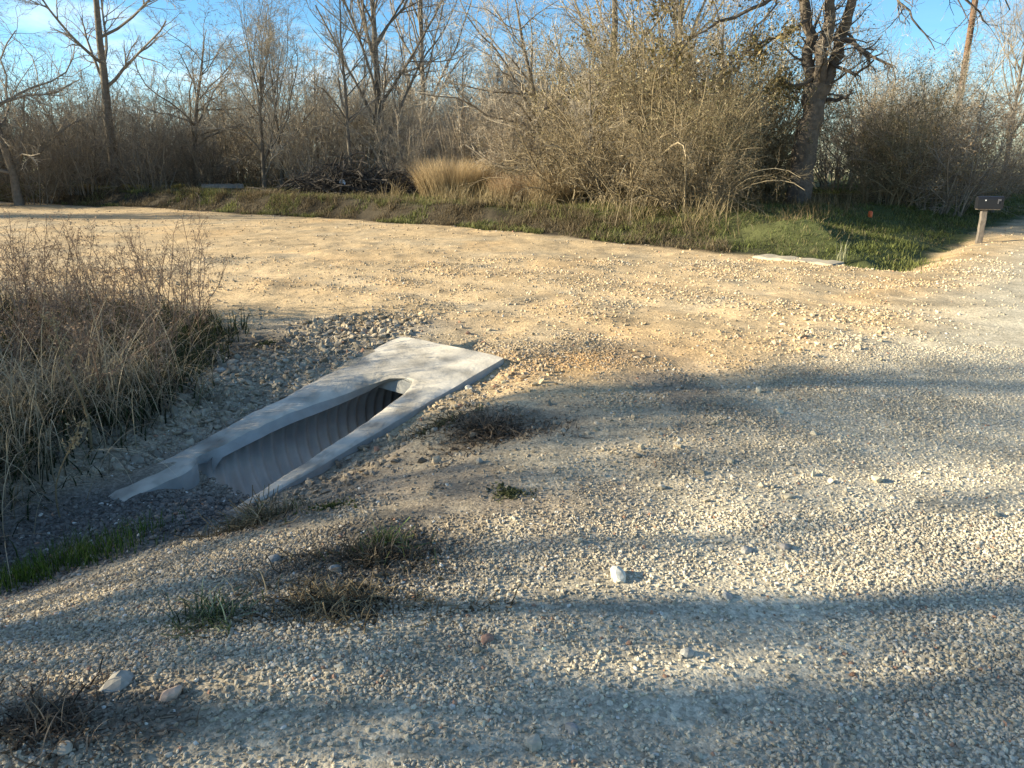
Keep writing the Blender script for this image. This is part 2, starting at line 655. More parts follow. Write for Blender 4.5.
def ground_color(x, y):
    s = road_s(x, y) + .5 * fbm(x, y, 1.5, 30)
    road = smooth(-.3, 1.1, s)[..., None]
    tan = smooth(4.4, 6.2, y + .8 * fbm(x, y, 1.4, 31))[..., None]
    c_tan = np.array((.50, .365, .205))
    c_tan2 = np.array((.52, .33, .15))
    c_gray = np.array((.45, .365, .24))
    c_road = np.array((.50, .43, .305))
    k = smooth(.05, .5, fbm(x, y, 1.2, 33))[..., None]
    patch = np.exp(-((x - .9) / 1.1) ** 2 - ((y - 6.1) / .9) ** 2)[..., None]
    t = c_tan * (1 - np.clip(.35 * k + .8 * patch, 0, 1)) + c_tan2 * np.clip(.35 * k + .8 * patch, 0, 1)
    gk = smooth(.0, .45, fbm(x, y, .9, 36))[..., None]
    t = t * (1 - .6 * gk) + c_gray * .95 * .6 * gk
    c = c_gray * (1 - tan) + t * tan
    # caliche reaching down the middle
    c = c * (1 - road) + c_road * road
    rt = ruts(x, y)[..., None]
    c = c * (1 - .22 * (1 - rt) * smooth(.0, .5, fbm(x, y, .45, 37))[..., None]) * (1 + .10 * rt)
    # ditch: dark silty gravel
    dd = smooth(.75, .35, seg_dist(x, y, DITCH))[..., None]
    c = c * (1 - dd) + np.array((.15, .135, .115)) * dd
    # stony slope above the collar and earthy patches in the loose windrow
    k = (smooth(-.9, -1.5, x - .35 * (y - 5.6)) * smooth(8.2, 7.2, y) * smooth(4.2, 4.8, y) * .8)[..., None]
    c = c * (1 - k) + np.array((.33, .28, .205)) * k
    s0 = road_s(x, y)
    k = (smooth(-.05, .45, fbm(x, y, .8, 46) + .25 * fbm(x, y, .2, 47)) * smooth(-2.4, -1.2, s0) * smooth(.9, .0, s0) * smooth(2.2, 3, y) * smooth(7, 5.5, y) * .75)[..., None]
    c = c * (1 - k) + np.array((.26, .205, .145)) * k
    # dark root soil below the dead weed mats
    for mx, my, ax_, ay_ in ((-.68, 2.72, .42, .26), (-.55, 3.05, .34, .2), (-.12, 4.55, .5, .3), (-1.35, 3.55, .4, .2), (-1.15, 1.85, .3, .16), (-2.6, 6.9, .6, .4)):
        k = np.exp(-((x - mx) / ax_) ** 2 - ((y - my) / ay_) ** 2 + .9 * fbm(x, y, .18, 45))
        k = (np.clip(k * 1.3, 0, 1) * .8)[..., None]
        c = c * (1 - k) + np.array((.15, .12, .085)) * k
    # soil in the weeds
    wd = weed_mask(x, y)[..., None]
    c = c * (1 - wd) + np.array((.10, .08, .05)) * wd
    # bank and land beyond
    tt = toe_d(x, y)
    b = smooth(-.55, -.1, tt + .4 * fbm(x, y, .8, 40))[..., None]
    soil = np.array((.050, .040, .026))  # soil of the bank cut, darkened further to stand for shade on its face
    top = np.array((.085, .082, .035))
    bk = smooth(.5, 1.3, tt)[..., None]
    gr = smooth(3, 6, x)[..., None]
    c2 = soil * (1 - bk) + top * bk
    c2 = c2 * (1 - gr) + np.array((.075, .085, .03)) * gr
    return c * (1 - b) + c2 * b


def weed_mask(x, y):
    """1 where the weeds beside the drive grow"""
    xr = np.interp(y, [2.9, 3.6, 4.4, 5.5, 6.6, 7.6, 8.3, 9.0], [-2.95, -2.9, -2.85, -2.95, -3.0, -3.1, -3.9, -6.5])
    m = smooth(.45, -.35, x - xr + .7 * fbm(x, y, .8, 50))
    return m * smooth(9.0, 8.4, y) * smooth(2.6, 3.2, y) * smooth(-12, -9, x)


gmb = MB()
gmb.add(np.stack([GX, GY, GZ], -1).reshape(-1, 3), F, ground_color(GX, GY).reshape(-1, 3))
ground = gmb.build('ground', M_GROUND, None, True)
tag(ground, 'gravel drive and roadside ground with shallow ditch and grassy far bank', 'ground', kind='structure')

# ------------------------------------------------------------------ culvert end
cul = empty('culvert_end', tuple(slab_pt(.5, .5)))
tag(cul, 'pale concrete culvert collar sloping round a ribbed pipe mouth in the ditch', 'culvert')
inv = np.array(cul.location)


def edge_l(u):
    return np.interp(u, [.244, .26, .287, .33, .39, .446, .566, .675, .736, .80, .815, .84, .876, .912, 1.0], [.60, .475, .37, .335, .305, .265, .235, .205, .198, .17, .235, .27, .284, .26, .24])


def edge_r(u):
    return np.interp(u, [.244, .252, .29, .338, .447, .60, .716, .81, .86, 1.0], [.60, .675, .725, .77, .81, .852, .88, .898, .91, .92])


cm = MB()
us = np.concatenate([np.linspace(0, .244, 14), .244 + .1 * np.linspace(0, 1, 16)[1:] ** 2, np.linspace(.35, 1.0, 60)])
nv = 12
TH = .15


def strip(us, fa, fb, ends=True, inner_a=False, inner_b=False):
    a = fa(us)
    b = fb(us)
    V = a[:, None] + (b - a)[:, None] * np.linspace(0, 1, nv)[None]
    U = np.repeat(us[:, None], nv, 1)
    P = slab_pt(U, V)
    P[..., 2] += .010 * fbm(P[..., 0], P[..., 1], .3, 60)
    if inner_b:
        P[..., 2] -= .045 * np.exp(-((b[:, None] - V) / .075) ** 2) * smooth(.62, .34, U) * smooth(.25, .29, U)
    # worn arris on the outer edges
    e = np.minimum(V - a[:, None], b[:, None] - V)
    P[..., 2] -= .012 * np.exp(-(e / .012) ** 2)
    n = len(us)
    ix = np.arange(n * nv).reshape(n, nv)
    f = np.stack([ix[:-1, :-1], ix[1:, :-1], ix[1:, 1:], ix[:-1, 1:]], -1).reshape(-1, 4)
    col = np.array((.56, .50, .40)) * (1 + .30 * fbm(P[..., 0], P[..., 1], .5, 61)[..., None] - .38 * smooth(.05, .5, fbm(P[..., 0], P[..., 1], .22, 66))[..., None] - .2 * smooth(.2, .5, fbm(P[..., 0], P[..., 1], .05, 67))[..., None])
    cm.add(P - inv, f, col.reshape(-1, 3))
    for j, inner, other in ((0, inner_a, inner_b), (nv - 1, inner_b, inner_a)):
        top = P[:, j]
        bot = top.copy()
        if inner:
            sp = (top[:, 0] - PA[0]) * PDIR[0] + (top[:, 1] - PA[1]) * PDIR[1]
            dz_ = .115 if inner_a else .066
            zc = np.clip((top[:, 2] - dz_ - PZ) / (PR - .03), -.93, .999)
            qq = (PR - .03) * np.sqrt(1 - zc ** 2) * (-1 if inner_a else 1)
            bot[:, 0] = PA[0] + sp * PDIR[0] + qq * PPER[0]
            bot[:, 1] = PA[1] + sp * PDIR[1] + qq * PPER[1]
            bot[:, 2] -= dz_
            late = smooth(1.45, 1.55, sp)[:, None]
            low = top.copy()
            low[:, 2] -= .2
            bot = bot * (1 - late) + low * late
        else:
            bot[:, 2] -= TH
        k = np.arange(n)
        ff = np.stack([k[:-1], k[1:], k[1:] + n, k[:-1] + n], -1)
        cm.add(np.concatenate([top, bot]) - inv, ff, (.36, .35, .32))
    for i in ((0, n - 1) if ends else (n - 1,)):
        top = P[i]
        bot = top.copy()
        bot[:, 2] -= TH
        k = np.arange(nv)
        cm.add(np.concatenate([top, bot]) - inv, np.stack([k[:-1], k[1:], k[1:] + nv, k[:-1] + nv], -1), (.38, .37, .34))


wob = lambda u: .018 * fbm(u * 3, u * 0 + 3, .2, 62) + .014 * fbm(u * 3, u * 0 + 3, .05, 62)
chip = lambda u: (.022 * fbm(u * 3, u * 0 + 8, .12, 63)) * smooth(.3, .6, u)
u1 = us[us <= .244 + 1e-9]
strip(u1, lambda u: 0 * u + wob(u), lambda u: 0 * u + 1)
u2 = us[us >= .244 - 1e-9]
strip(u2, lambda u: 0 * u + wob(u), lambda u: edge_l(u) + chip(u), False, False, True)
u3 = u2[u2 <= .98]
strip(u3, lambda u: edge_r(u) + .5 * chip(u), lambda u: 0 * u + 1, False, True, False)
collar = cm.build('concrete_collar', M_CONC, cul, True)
# sharp edges by splitting: faces of the strips share no vertices, so shading stays crisp

pm = MB()
ps = np.arange(-3.2, 1.82, .006)
zpl = PA[2] + (PB[2] - PA[2]) * ps / np.linalg.norm((PB - PA)[:2])
pu_ = .245 + ps * .605 / np.linalg.norm((PB - PA)[:2])
zpl = zpl - .055 - .045 * smooth(.62, .34, pu_) * smooth(.25, .29, pu_)
cosv = np.clip((zpl - PZ) / PR, -.95, 1)
phi0 = np.where(ps < 0.0, 0, np.arccos(cosv))
nk = 30
ph = phi0[:, None] + (2 * math.pi - 2 * phi0)[:, None] * np.linspace(0, 1, nk)[None]
rr_ = (PR + .016 * np.sin(2 * math.pi * ps / .105))[:, None]
px_ = PA[0] + ps[:, None] * PDIR[0] + rr_ * np.sin(ph) * PPER[0]
py_ = PA[1] + ps[:, None] * PDIR[1] + rr_ * np.sin(ph) * PPER[1]
pz_ = PZ + rr_ * np.cos(ph)
P = np.stack([px_, py_, pz_], -1)
ix = np.arange(P.shape[0] * nk).reshape(-1, nk)
f = np.stack([ix[:-1, :-1], ix[:-1, 1:], ix[1:, 1:], ix[1:, :-1]], -1).reshape(-1, 4)
silt = smooth(-.30, -.62, pz_ + .06 * fbm(ps[:, None] * np.ones(nk), ph, .5, 64))[..., None]
pc = np.array((.20, .195, .18)) * (1 - silt) + np.array((.52, .49, .43)) * silt  # upper wall tinted dark for the shade inside the pipe; pale silt below
pipe = MB().add(P - inv, f, pc.reshape(-1, 3)).build('corrugated_pipe', M_PIPE, cul, True)

# ------------------------------------------------------------------ stones
ph_ = (1 + 5 ** .5) / 2
ICO = norm(np.array([(-1, ph_, 0), (1, ph_, 0), (-1, -ph_, 0), (1, -ph_, 0), (0, -1, ph_), (0, 1, ph_), (0, -1, -ph_), (0, 1, -ph_), (ph_, 0, -1), (ph_, 0, 1), (-ph_, 0, -1), (-ph_, 0, 1)], float))
ICOF = np.array([(0, 11, 5), (0, 5, 1), (0, 1, 7), (0, 7, 10), (0, 10, 11), (1, 5, 9), (5, 11, 4), (11, 10, 2), (10, 7, 6), (7, 1, 8), (3, 9, 4), (3, 4, 2), (3, 2, 6), (3, 6, 8), (3, 8, 9), (4, 9, 5), (2, 4, 11), (6, 2, 10), (8, 6, 7), (9, 8, 1)])


def stones(mb, p, r, col, g, flat=.65):
    n = len(p)
    if not n:
        return
    V = ICO[None] * (1 + .24 * g.standard_normal((n, 12, 1)).clip(-1.4, 1.4))
    ax = np.stack([np.ones(n), .6 + .4 * g.random(n), flat * (.6 + .5 * g.random(n))], 1)
    V = V * ax[:, None] * r[:, None, None]
    q = norm(g.standard_normal((n, 4)) * np.array((1, .35, .35, 1)))
    w, x, y, z = q.T
    M = np.stack([np.stack([1 - 2 * (y * y + z * z), 2 * (x * y - z * w), 2 * (x * z + y * w)], -1),
                  np.stack([2 * (x * y + z * w), 1 - 2 * (x * x + z * z), 2 * (y * z - x * w)], -1),
                  np.stack([2 * (x * z - y * w), 2 * (y * z + x * w), 1 - 2 * (x * x + y * y)], -1)], 1)
    V = np.einsum('nij,nvj->nvi', M, V) + p[:, None]
    Fc = (ICOF[None] + 12 * np.arange(n)[:, None, None]).reshape(-1, 3)
    mb.add(V.reshape(-1, 3), Fc, np.repeat(col, 12, 0))


def in_slab(x, y, m=0.0):
    u, v = slab_uv(x, y)
    return (u > -.01 - m) & (u < 1.0 + m) & (v > -.02 - m) & (v < 1.02 + m)


def in_hole(x, y):
    s = (x - PA[0]) * PDIR[0] + (y - PA[1]) * PDIR[1]
    q = np.abs((x - PA[0]) * PPER[0] + (y - PA[1]) * PPER[1])
    return (s < 1.58) & (s > -.7) & (q < .44)


def on_leg(x, y):
    u, v = slab_uv(x, y)
    a = edge_l(u)
    b = edge_r(u)
    return (u > -.01) & (u < .99) & (v > -.02) & (v < 1.02) & ((u < .25) | (v < a + .02) | (v > b - .02))


def scatter(n, x0, x1, y0, y1, rlo, rhi, g, dens=None, power=2.0, lift=.25):
    x = x0 + (x1 - x0) * g.random(n)
    y = y0 + (y1 - y0) * g.random(n)
    keep = ~on_leg(x, y) & ~in_hole(x, y) & (toe_d(x, y) < .1) & (np.abs(x) < .72 * y + .9)
    if dens is not None:
        keep &= g.random(n) < dens(x, y)
    x, y = x[keep], y[keep]
    m = len(x)
    r = rlo + (rhi - rlo) * g.random(m) ** power
    z = height(x, y) + r * lift
    c = ground_color(x, y) * 1.06
    tone = 1 + .20 * g.standard_normal((m, 1))
    gray = c.mean(1, keepdims=True) * np.array((1.13, 1.0, .80))
    k = (g.random((m, 1)) ** 1.5) * .75
    c = (c * (1 - k) + gray * k) * tone
    rust = g.random(m) < .012
    c[rust] = np.array((.38, .22, .14))
    dark = g.random(m) < .05
    c[dark] *= .6
    pale = (g.random(m) < .025) & (r < .018)
    c[pale] = np.array((.6, .56, .48)) * (.85 + .25 * g.random((pale.sum(), 1)))
    return np.stack([x, y, z], 1), r, np.clip(c, .03, .75)


g = np.random.default_rng(21)
gm = MB()
patchy = lambda x, y: smooth(-.30, .35, fbm(x, y, .9, 70) + .5 * fbm(x, y, .25, 71))
shoulder = lambda x, y: np.clip(1.0 - .72 * smooth(.1, 1.2, road_s(x, y)) - .75 * weed_mask(x, y), 0, 1) * (.12 + .88 * patchy(x, y)) * (1 - .75 * ruts(x, y))
near_d = lambda x, y: (1 - .6 * weed_mask(x, y)) * (.22 + .78 * patchy(x, y)) * (1 - .6 * ruts(x, y))
windrow = lambda x, y: (.2 + .8 * np.exp(-((road_s(x, y) + .3) / .9) ** 2)) * (1 - .9 * weed_mask(x, y)) * smooth(-.2, .4, fbm(x, y, .7, 72)) * (1 - .6 * smooth(.8, 1.8, road_s(x, y)))
for spec in ((170000, -2.6, 2.9, 1.3, 3.2, .0035, .0112, near_d, 2.1), (130000, -4.2, 4.4, 3.0, 7.0, .004, .0135, shoulder, 2.0),
             (60000, -1, 5, 2.6, 6.5, .004, .009, lambda x, y: smooth(-.2, .6, road_s(x, y)), 1.5),
             (45000, -7, 8, 6.5, 12.5, .007, .022, shoulder, 2.2), (12000, -16, 14, 11, 26, .010, .032, shoulder, 2.4),
             (4200, -4.2, 4.0, 1.4, 8.0, .012, .036, windrow, 3.2)):
    n, x0, x1, y0, y1, a, b, dn, pw = spec
    p, r, c = scatter(n, x0, x1, y0, y1, a, b, g, dn, pw)
    stones(gm, p, r, c, g)
# coarse flat stones on the slope between weeds and collar
side = lambda x, y: np.exp(-((x + 2.05 + .35 * (y - 5.6) * -1) / .75) ** 2) * (~in_slab(x, y))
p, r, c = scatter(5200, -3.4, -.9, 4.5, 8.0, .014, .048, g, side, 2.0)
stones(gm, p, r, c * .95, g, .45)
# right flank of the collar
fl = lambda x, y: smooth(.75, .1, np.abs(seg_dist(x, y, np.array([NR[:2], FR[:2]]))))
p, r, c = scatter(4000, -2.2, .7, 3.7, 6.6, .010, .032, g, fl, 2.0)
stones(gm, p, r, c, g, .6)
# dark chips in the ditch and the mouth
dt = lambda x, y: smooth(.5, .2, seg_dist(x, y, DITCH))
p, r, c = scatter(9000, -3.4, -1.2, 3.0, 5.0, .007, .020, g, dt, 1.6)
stones(gm, p, r, c * 1.15, g, .6)
gravel = gm.build('gravel', M_STONE)
tag(gravel, 'loose crushed limestone gravel over the drive, road and ditch', 'gravel', kind='stuff')

# single larger rocks
ROCKS = [
    (617, 579, .062, (.78, .73, .60), .72, 'bright white chunky rock lying alone in the shaded gravel'),
    (785, 549, .045, (.42, .37, .32), .6, 'flat greyish brown rock lying on the road edge above the white rock'),
    (746, 552, .042, (.47, .43, .37), .6, 'low grey rock on the windrow beside the flat brownish rock'),
    (534, 747, .045, (.55, .48, .36), .7, 'tan rounded rock near the bottom edge of the picture among pale pebbles'),
    (572, 731, .036, (.34, .33, .31), .7, 'dark grey rock lying just above the tan rounded rock'),
    (487, 640, .042, (.36, .22, .16), .5, 'reddish brown flat stone in the gravel below the dead grass mat'),
    (118, 684, .075, (.42, .38, .31), .40, 'broad flat pale stone slab on the sunlit shoulder near the bottom corner'),
    (170, 697, .050, (.52, .38, .28), .55, 'pinkish flat stone lying beside the broad pale slab'),
    (274, 562, .042, (.40, .37, .32), .6, 'grey rock at the top of the sunlit ridge beside the ditch'),
    (335, 572, .040, (.43, .40, .34), .6, 'grey stone between ridge and dead grass mat'),
    (222, 372, .075, (.48, .44, .37), .4, 'flat pale stone under the weeds beside the collar'),
    (203, 388, .06, (.50, .46, .39), .4, 'smaller flat pale stone just below the one under the weeds'),
    (272, 384, .06, (.52, .47, .36), .4, 'flat sandy stone touching the upper side of the collar'),
    (468, 389, .045, (.58, .54, .45), .7, 'pale round rock against the shaded side of the collar'),
    (456, 408, .05, (.55, .44, .28), .5, 'tan split rock below the pale round rock beside the collar'),
    (686, 657, .034, (.50, .47, .40), .7, 'small pale rock on the road below the white rock'),
    (728, 600, .036, (.44, .42, .37), .6, 'small grey rock between the white rock and the road'),
    (64, 752, .04, (.55, .47, .36), .6, 'sunlit orange tan pebble rock by dead twigs in the bottom corner'),
]


def rock(px, py, r, c, fl, label, seed):
    g = np.random.default_rng(seed)
    b = at(px, py)
    v = ICO
    f = ICOF
    # one subdivision
    ed = {}
    vv = list(v)
    nf = []

    def midp(i, j):
        k = (min(i, j), max(i, j))
        if k not in ed:
            ed[k] = len(vv)
            vv.append(norm((vv[i] + vv[j])[None])[0])
        return ed[k]
    for a, b2, c2 in f:
        ab, bc, ca = midp(a, b2), midp(b2, c2), midp(c2, a)
        nf += [(a, ab, ca), (ab, b2, bc), (ca, bc, c2), (ab, bc, ca)]
    v = np.array(vv)
    # chop by random planes for a crushed look
    for _ in range(9):
        d = norm(g.standard_normal((1, 3)))[0]
        h = .62 + .25 * g.random()
        t = v @ d
        v = v - np.maximum(t - h, 0)[:, None] * d
    v = v * (1 + .05 * g.standard_normal((len(v), 1)))
    r = r * .78
    v = v * np.array((1, .8, fl)) * r
    mb = MB().add(v, np.array(nf), np.array(c) * .8 * (1 + .08 * g.standard_normal((len(v), 1))))
    o = mb.build('rock', M_STONE)
    o.location = (b[0], b[1], b[2] + r * fl * .25)
    o.rotation_euler = (g.normal() * .15, g.normal() * .15, g.random() * 6.28)
    tag(o, label, 'rock', 'larger rocks in the gravel')


for i, (px, py, r, c, fl_, lab) in enumerate(ROCKS):
    rock(px, py, r, c, fl_, lab, 300 + i)

# concrete slab end on the far side of the drive
a0 = at(752, 258)
a1 = at(830, 266)
dv = a1 - a0
ln = math.hypot(dv[0], dv[1])
sl = MB()
ns = 16
tt = np.linspace(0, 1, ns)
pv = np.array((-dv[1], dv[0], 0)) / ln
top, W2, H2 = [], .42, .17
ring = []
for t in tt:
    c0 = dv * t
    wv = .012 * math.sin(t * 19) + .01 * math.sin(t * 47)
    zt = .03 + .008 * math.sin(t * 23)
    zz = -.2
    ring += [c0 + pv * wv + (0, 0, zz), c0 + pv * (wv + .01) + (0, 0, zt - .012), c0 + pv * (.03 + wv) + (0, 0, zt), c0 + pv * (W2 + wv) + (0, 0, zt + .01), c0 + pv * (W2 + .02) + (0, 0, zz)]
ring = np.array(ring)
ix = np.arange(ns * 5).reshape(ns, 5)
f = np.stack([ix[:-1, :-1], ix[1:, :-1], ix[1:, 1:], ix[:-1, 1:]], -1).reshape(-1, 4)
sl.add(ring, f, (.44, .37, .26))
sl.add(ring[[0, 1, 2, 3, 4]], np.array([(0, 1, 2, 3, 4)]), (.3, .29, .26))
sl.add(ring[-5:], np.array([(4, 3, 2, 1, 0)]), (.3, .29, .26))
o = sl.build('concrete_slab', M_CONC)
o.location = tuple(a0)
tag(o, 'low concrete slab edge at the far side of the drive before the green grass', 'slab')

# ------------------------------------------------------------------ mailbox
mbp = at(982, 243)
mail = empty('mailbox', tuple(mbp), R(-16))
tag(mail, 'black rectangular mailbox on a grey wooden post at the roadside', 'mailbox')
pb = MB()
ns = 10
c = .055
prof = [(-c, -c + .01), (-c + .01, -c), (c - .01, -c), (c, -c + .01), (c, c - .01), (c - .01, c), (-c + .01, c), (-c, c - .01)]
rows = []
for k in range(ns):
    z = -.15 + .825 * k / (ns - 1)
    rows.append([(x - .06 + .004 * math.sin(k * 2.1), y, z) for x, y in prof])
rows = np.array(rows)
ix = np.arange(ns * 8).reshape(ns, 8)
f = np.stack([ix[:-1], np.roll(ix[:-1], -1, 1), np.roll(ix[1:], -1, 1), ix[1:]], -1).reshape(-1, 4)
pb.add(rows.reshape(-1, 3), f, (.17, .145, .12))
pb.add(rows[-1], np.array([range(8)]), (.3, .26, .21))
pb.build('post', M_WOOD, mail)
BL, BW, BH, BZ = .225, .10, .25, .70
bb = MB()
prof = []
for a in np.linspace(0, math.pi, 13):
    prof.append((BW * math.cos(a), BZ + BH - .07 + .07 * math.sin(a)))
prof = [(BW, BZ)] + prof + [(-BW, BZ)]
prof = np.array(prof)
npf = len(prof)
st = np.array([-BL, -BL + .006, 0, BL - .006, BL])
V = np.array([[(s, y, z) for y, z in prof] for s in st])
ix = np.arange(len(st) * npf).reshape(len(st), npf)
f = np.stack([ix[:-1], np.roll(ix[:-1], -1, 1), np.roll(ix[1:], -1, 1), ix[1:]], -1).reshape(-1, 4)
blk = (.012, .013, .016)
bb.add(V.reshape(-1, 3), f, blk)
bb.add(V[0], np.array([range(npf)]), blk)
bb.build('box', M_PAINT, mail)
db = MB()
V2 = np.array([[(BL + .003 + s, y * 1.03, BZ + (z - BZ) * 1.02 - .003) for y, z in prof] for s in (0, .014)])
ix = np.arange(2 * npf).reshape(2, npf)
f = np.stack([ix[:-1], np.roll(ix[:-1], -1, 1), np.roll(ix[1:], -1, 1), ix[1:]], -1).reshape(-1, 4)
db.add(V2.reshape(-1, 3), f, (.02, .021, .025))
db.add(V2[1], np.array([range(npf)]), (.02, .021, .025))
door = db.build('door', M_PAINT, mail)
hb = MB()
box(hb, (BL + .017, -.02, BZ + BH - .05), (BL + .04, .02, BZ + BH - .035), (.3, .3, .3))
hb.build('handle', M_PAINT, door)
fb = MB()
box(fb, (.13, -BW - .012, BZ + .10), (.15, -BW - .004, BZ + .19), (.10, .10, .11))
box(fb, (.132, -BW - .0125, BZ + .155), (.19, -BW - .0035, BZ + .192), (.10, .10, .11))
fb.build('flag', M_PAINT, mail)
sb = MB()
box(sb, (-.10, -BW - .006, BZ + .155), (-.075, -BW - .002, BZ + .18), (.6, .6, .6))
sb.build('sticker', M_PAINT, mail)
lb = MB()
box(lb, (-BL + .02, -BW + .01, BZ - .022), (BL - .02, BW - .01, BZ - .002), (.12, .10, .08))
lb.build('support_board', M_WOOD, mail)

# orange marker in the grass
om = at(870, 217)
mk = MB()
an = np.linspace(0, 2 * math.pi, 11)[:-1]
pr = [(.05, 0), (.052, .08), (.05, .13), (.03, .155), (.0, .16)]
V = np.array([[(r * math.cos(t), r * math.sin(t), z) for t in an] for r, z in pr])
ix = np.arange(len(pr) * 10).reshape(len(pr), 10)
f = np.stack([ix[:-1], np.roll(ix[:-1], -1, 1), np.roll(ix[1:], -1, 1), ix[1:]], -1).reshape(-1, 4)
mk.add(V.reshape(-1, 3), f, (.75, .13, .03))
o = mk.build('marker_stub', M_PAINT, None, True)
o.location = (om[0], om[1], om[2] - .02)
tag(o, 'small orange marker stub poking out of the shaded grass', 'marker')

# ------------------------------------------------------------------ utility pole and wires
pp = np.array((22.1, 39.0, 0))
pp[2] = height(pp[0], pp[1])
pole = empty('utility_pole', tuple(pp))
tag(pole, 'tall brown wooden utility pole rising behind the round grey brush', 'utility pole')
zz = np.linspace(-.5, 12.6, 12)
P = np.stack([zz * .006, zz * 0, zz], 1)[None]
v, f = tubes(P, np.linspace(.17, .12, 12)[None], 10)
MB().add(v, f, (.17, .10, .06)).build('shaft', M_WOOD, pole, True)
cb = MB()
box(cb, (-1.1, -.05, 11.95), (1.25, .06, 12.07), (.17, .11, .07))
cb.build('crossarm', M_WOOD, pole)
for s in (-.95, 1.05):
    ib = MB()
    an = np.linspace(0, 2 * math.pi, 9)[:-1]
    pr = [(.03, 0), (.05, .03), (.03, .07), (.045, .1), (.02, .14)]
    V = np.array([[(s + r * math.cos(t), .0 + r * math.sin(t), 12.07 + z) for t in an] for r, z in pr])
    ix = np.arange(40).reshape(5, 8)
    ib.add(V.reshape(-1, 3), np.stack([ix[:-1], np.roll(ix[:-1], -1, 1), np.roll(ix[1:], -1, 1), ix[1:]], -1).reshape(-1, 4), (.3, .28, .25))
    ib.build('insulator', M_PAINT, pole, True)
for k, (dx, dz, lab) in enumerate(((-.95, 12.2, 'thin dark power wire crossing the blue sky, upper of the two'), (1.05, 11.2, 'thin dark power wire crossing the blue sky, lower of the two'))):
    t = np.linspace(0, 1, 40)
    A = np.array((pp[0] + (dx if k == 0 else 0), pp[1], pp[2] + (dz if k == 0 else 11.3)))
    B = np.array((-45, 62, 18.0 - .6 * k))
    P = A + (B - A) * t[:, None]
    P[:, 2] -= 2.2 * 4 * t * (1 - t)
    v, f = tubes(P[None], np.full((1, 40), .014), 5)
    tag(MB().add(v, f, (.05, .05, .055)).build('power_wire', M_WIRE), lab, 'wire', 'power wires')

# ------------------------------------------------------------------ trees
DARKBARK = np.array((.15, .128, .10))
PALETWIG = np.array((.40, .345, .265))


def make_tree(name, seed, H, r, lean=(0, 0), n1=16, n2=8, n3=7, n4=4, tmin=.25, a1=(30, 65), up=.12, bark=DARKBARK, twig=PALETWIG, wob=.13, l1=.42, rmin=.0045, leaf=0, leafc=None):
    g = np.random.default_rng(seed)
    n = 14
    t = np.linspace(0, 1, n)
    P = np.zeros((1, n, 3))
    P[0, :, 2] = t * H - .15
    P[0, :, 0] = lean[0] * t ** 1.4 + np.cumsum(g.standard_normal(n)) * .018 * H / 6 * (t > .1)
    P[0, :, 1] = lean[1] * t ** 1.4 + np.cumsum(g.standard_normal(n)) * .018 * H / 6 * (t > .1)
    Rd = (r * (1 - t) ** .8 + .012 + .35 * r * np.exp(-t * 22))[None]
    tr = MB()
    v, f = tubes(P, Rd, 9)
    tr.add(v, f, tube_colors(P, 9, bark, bark * 1.3, .0, g))
    root = empty(name)
    tr.build('trunk', M_BARK, root, True)
    cr = MB()
    P1, R1 = grow(P, Rd, n1, tmin, a1, l1, 8, .50, wob, up, g, .97)
    v, f = tubes(P1, R1, 5)
    cr.add(v, f, tube_colors(P1, 5, bark * 1.1, (bark + twig) * .5, .1, g))
    P2, R2 = grow(P1, R1, n2, .18, (25, 60), .48, 6, .55, wob * 1.3, up * .8, g, rmin=rmin)
    v, f = tubes(P2, R2, 4)
    cr.add(v, f, tube_colors(P2, 4, (bark + twig) * .5, twig, .12, g))
    P3, R3 = grow(P2, R2, n3, .15, (25, 60), .5, 4, .6, wob * 1.4, up * .6, g, rmin=rmin)
    v, f = tubes(P3, R3, 3)
    cr.add(v, f, tube_colors(P3, 3, twig, twig * 1.1, .18, g))
    if n4:
        P4, R4 = grow(P3, R3, n4, .2, (25, 60), .55, 3, .7, wob, 0, g, rmin=rmin * .8)
        v, f = tubes(P4, R4, 3)
        cr.add(v, f, tube_colors(P4, 3, twig, twig * 1.15, .2, g))
        P3 = P4
    if leaf:
        cr.add(*leaves(P3, leaf, .035, .05, g, leafc))
    cr.build('crown', M_TWIG, root)
    return root


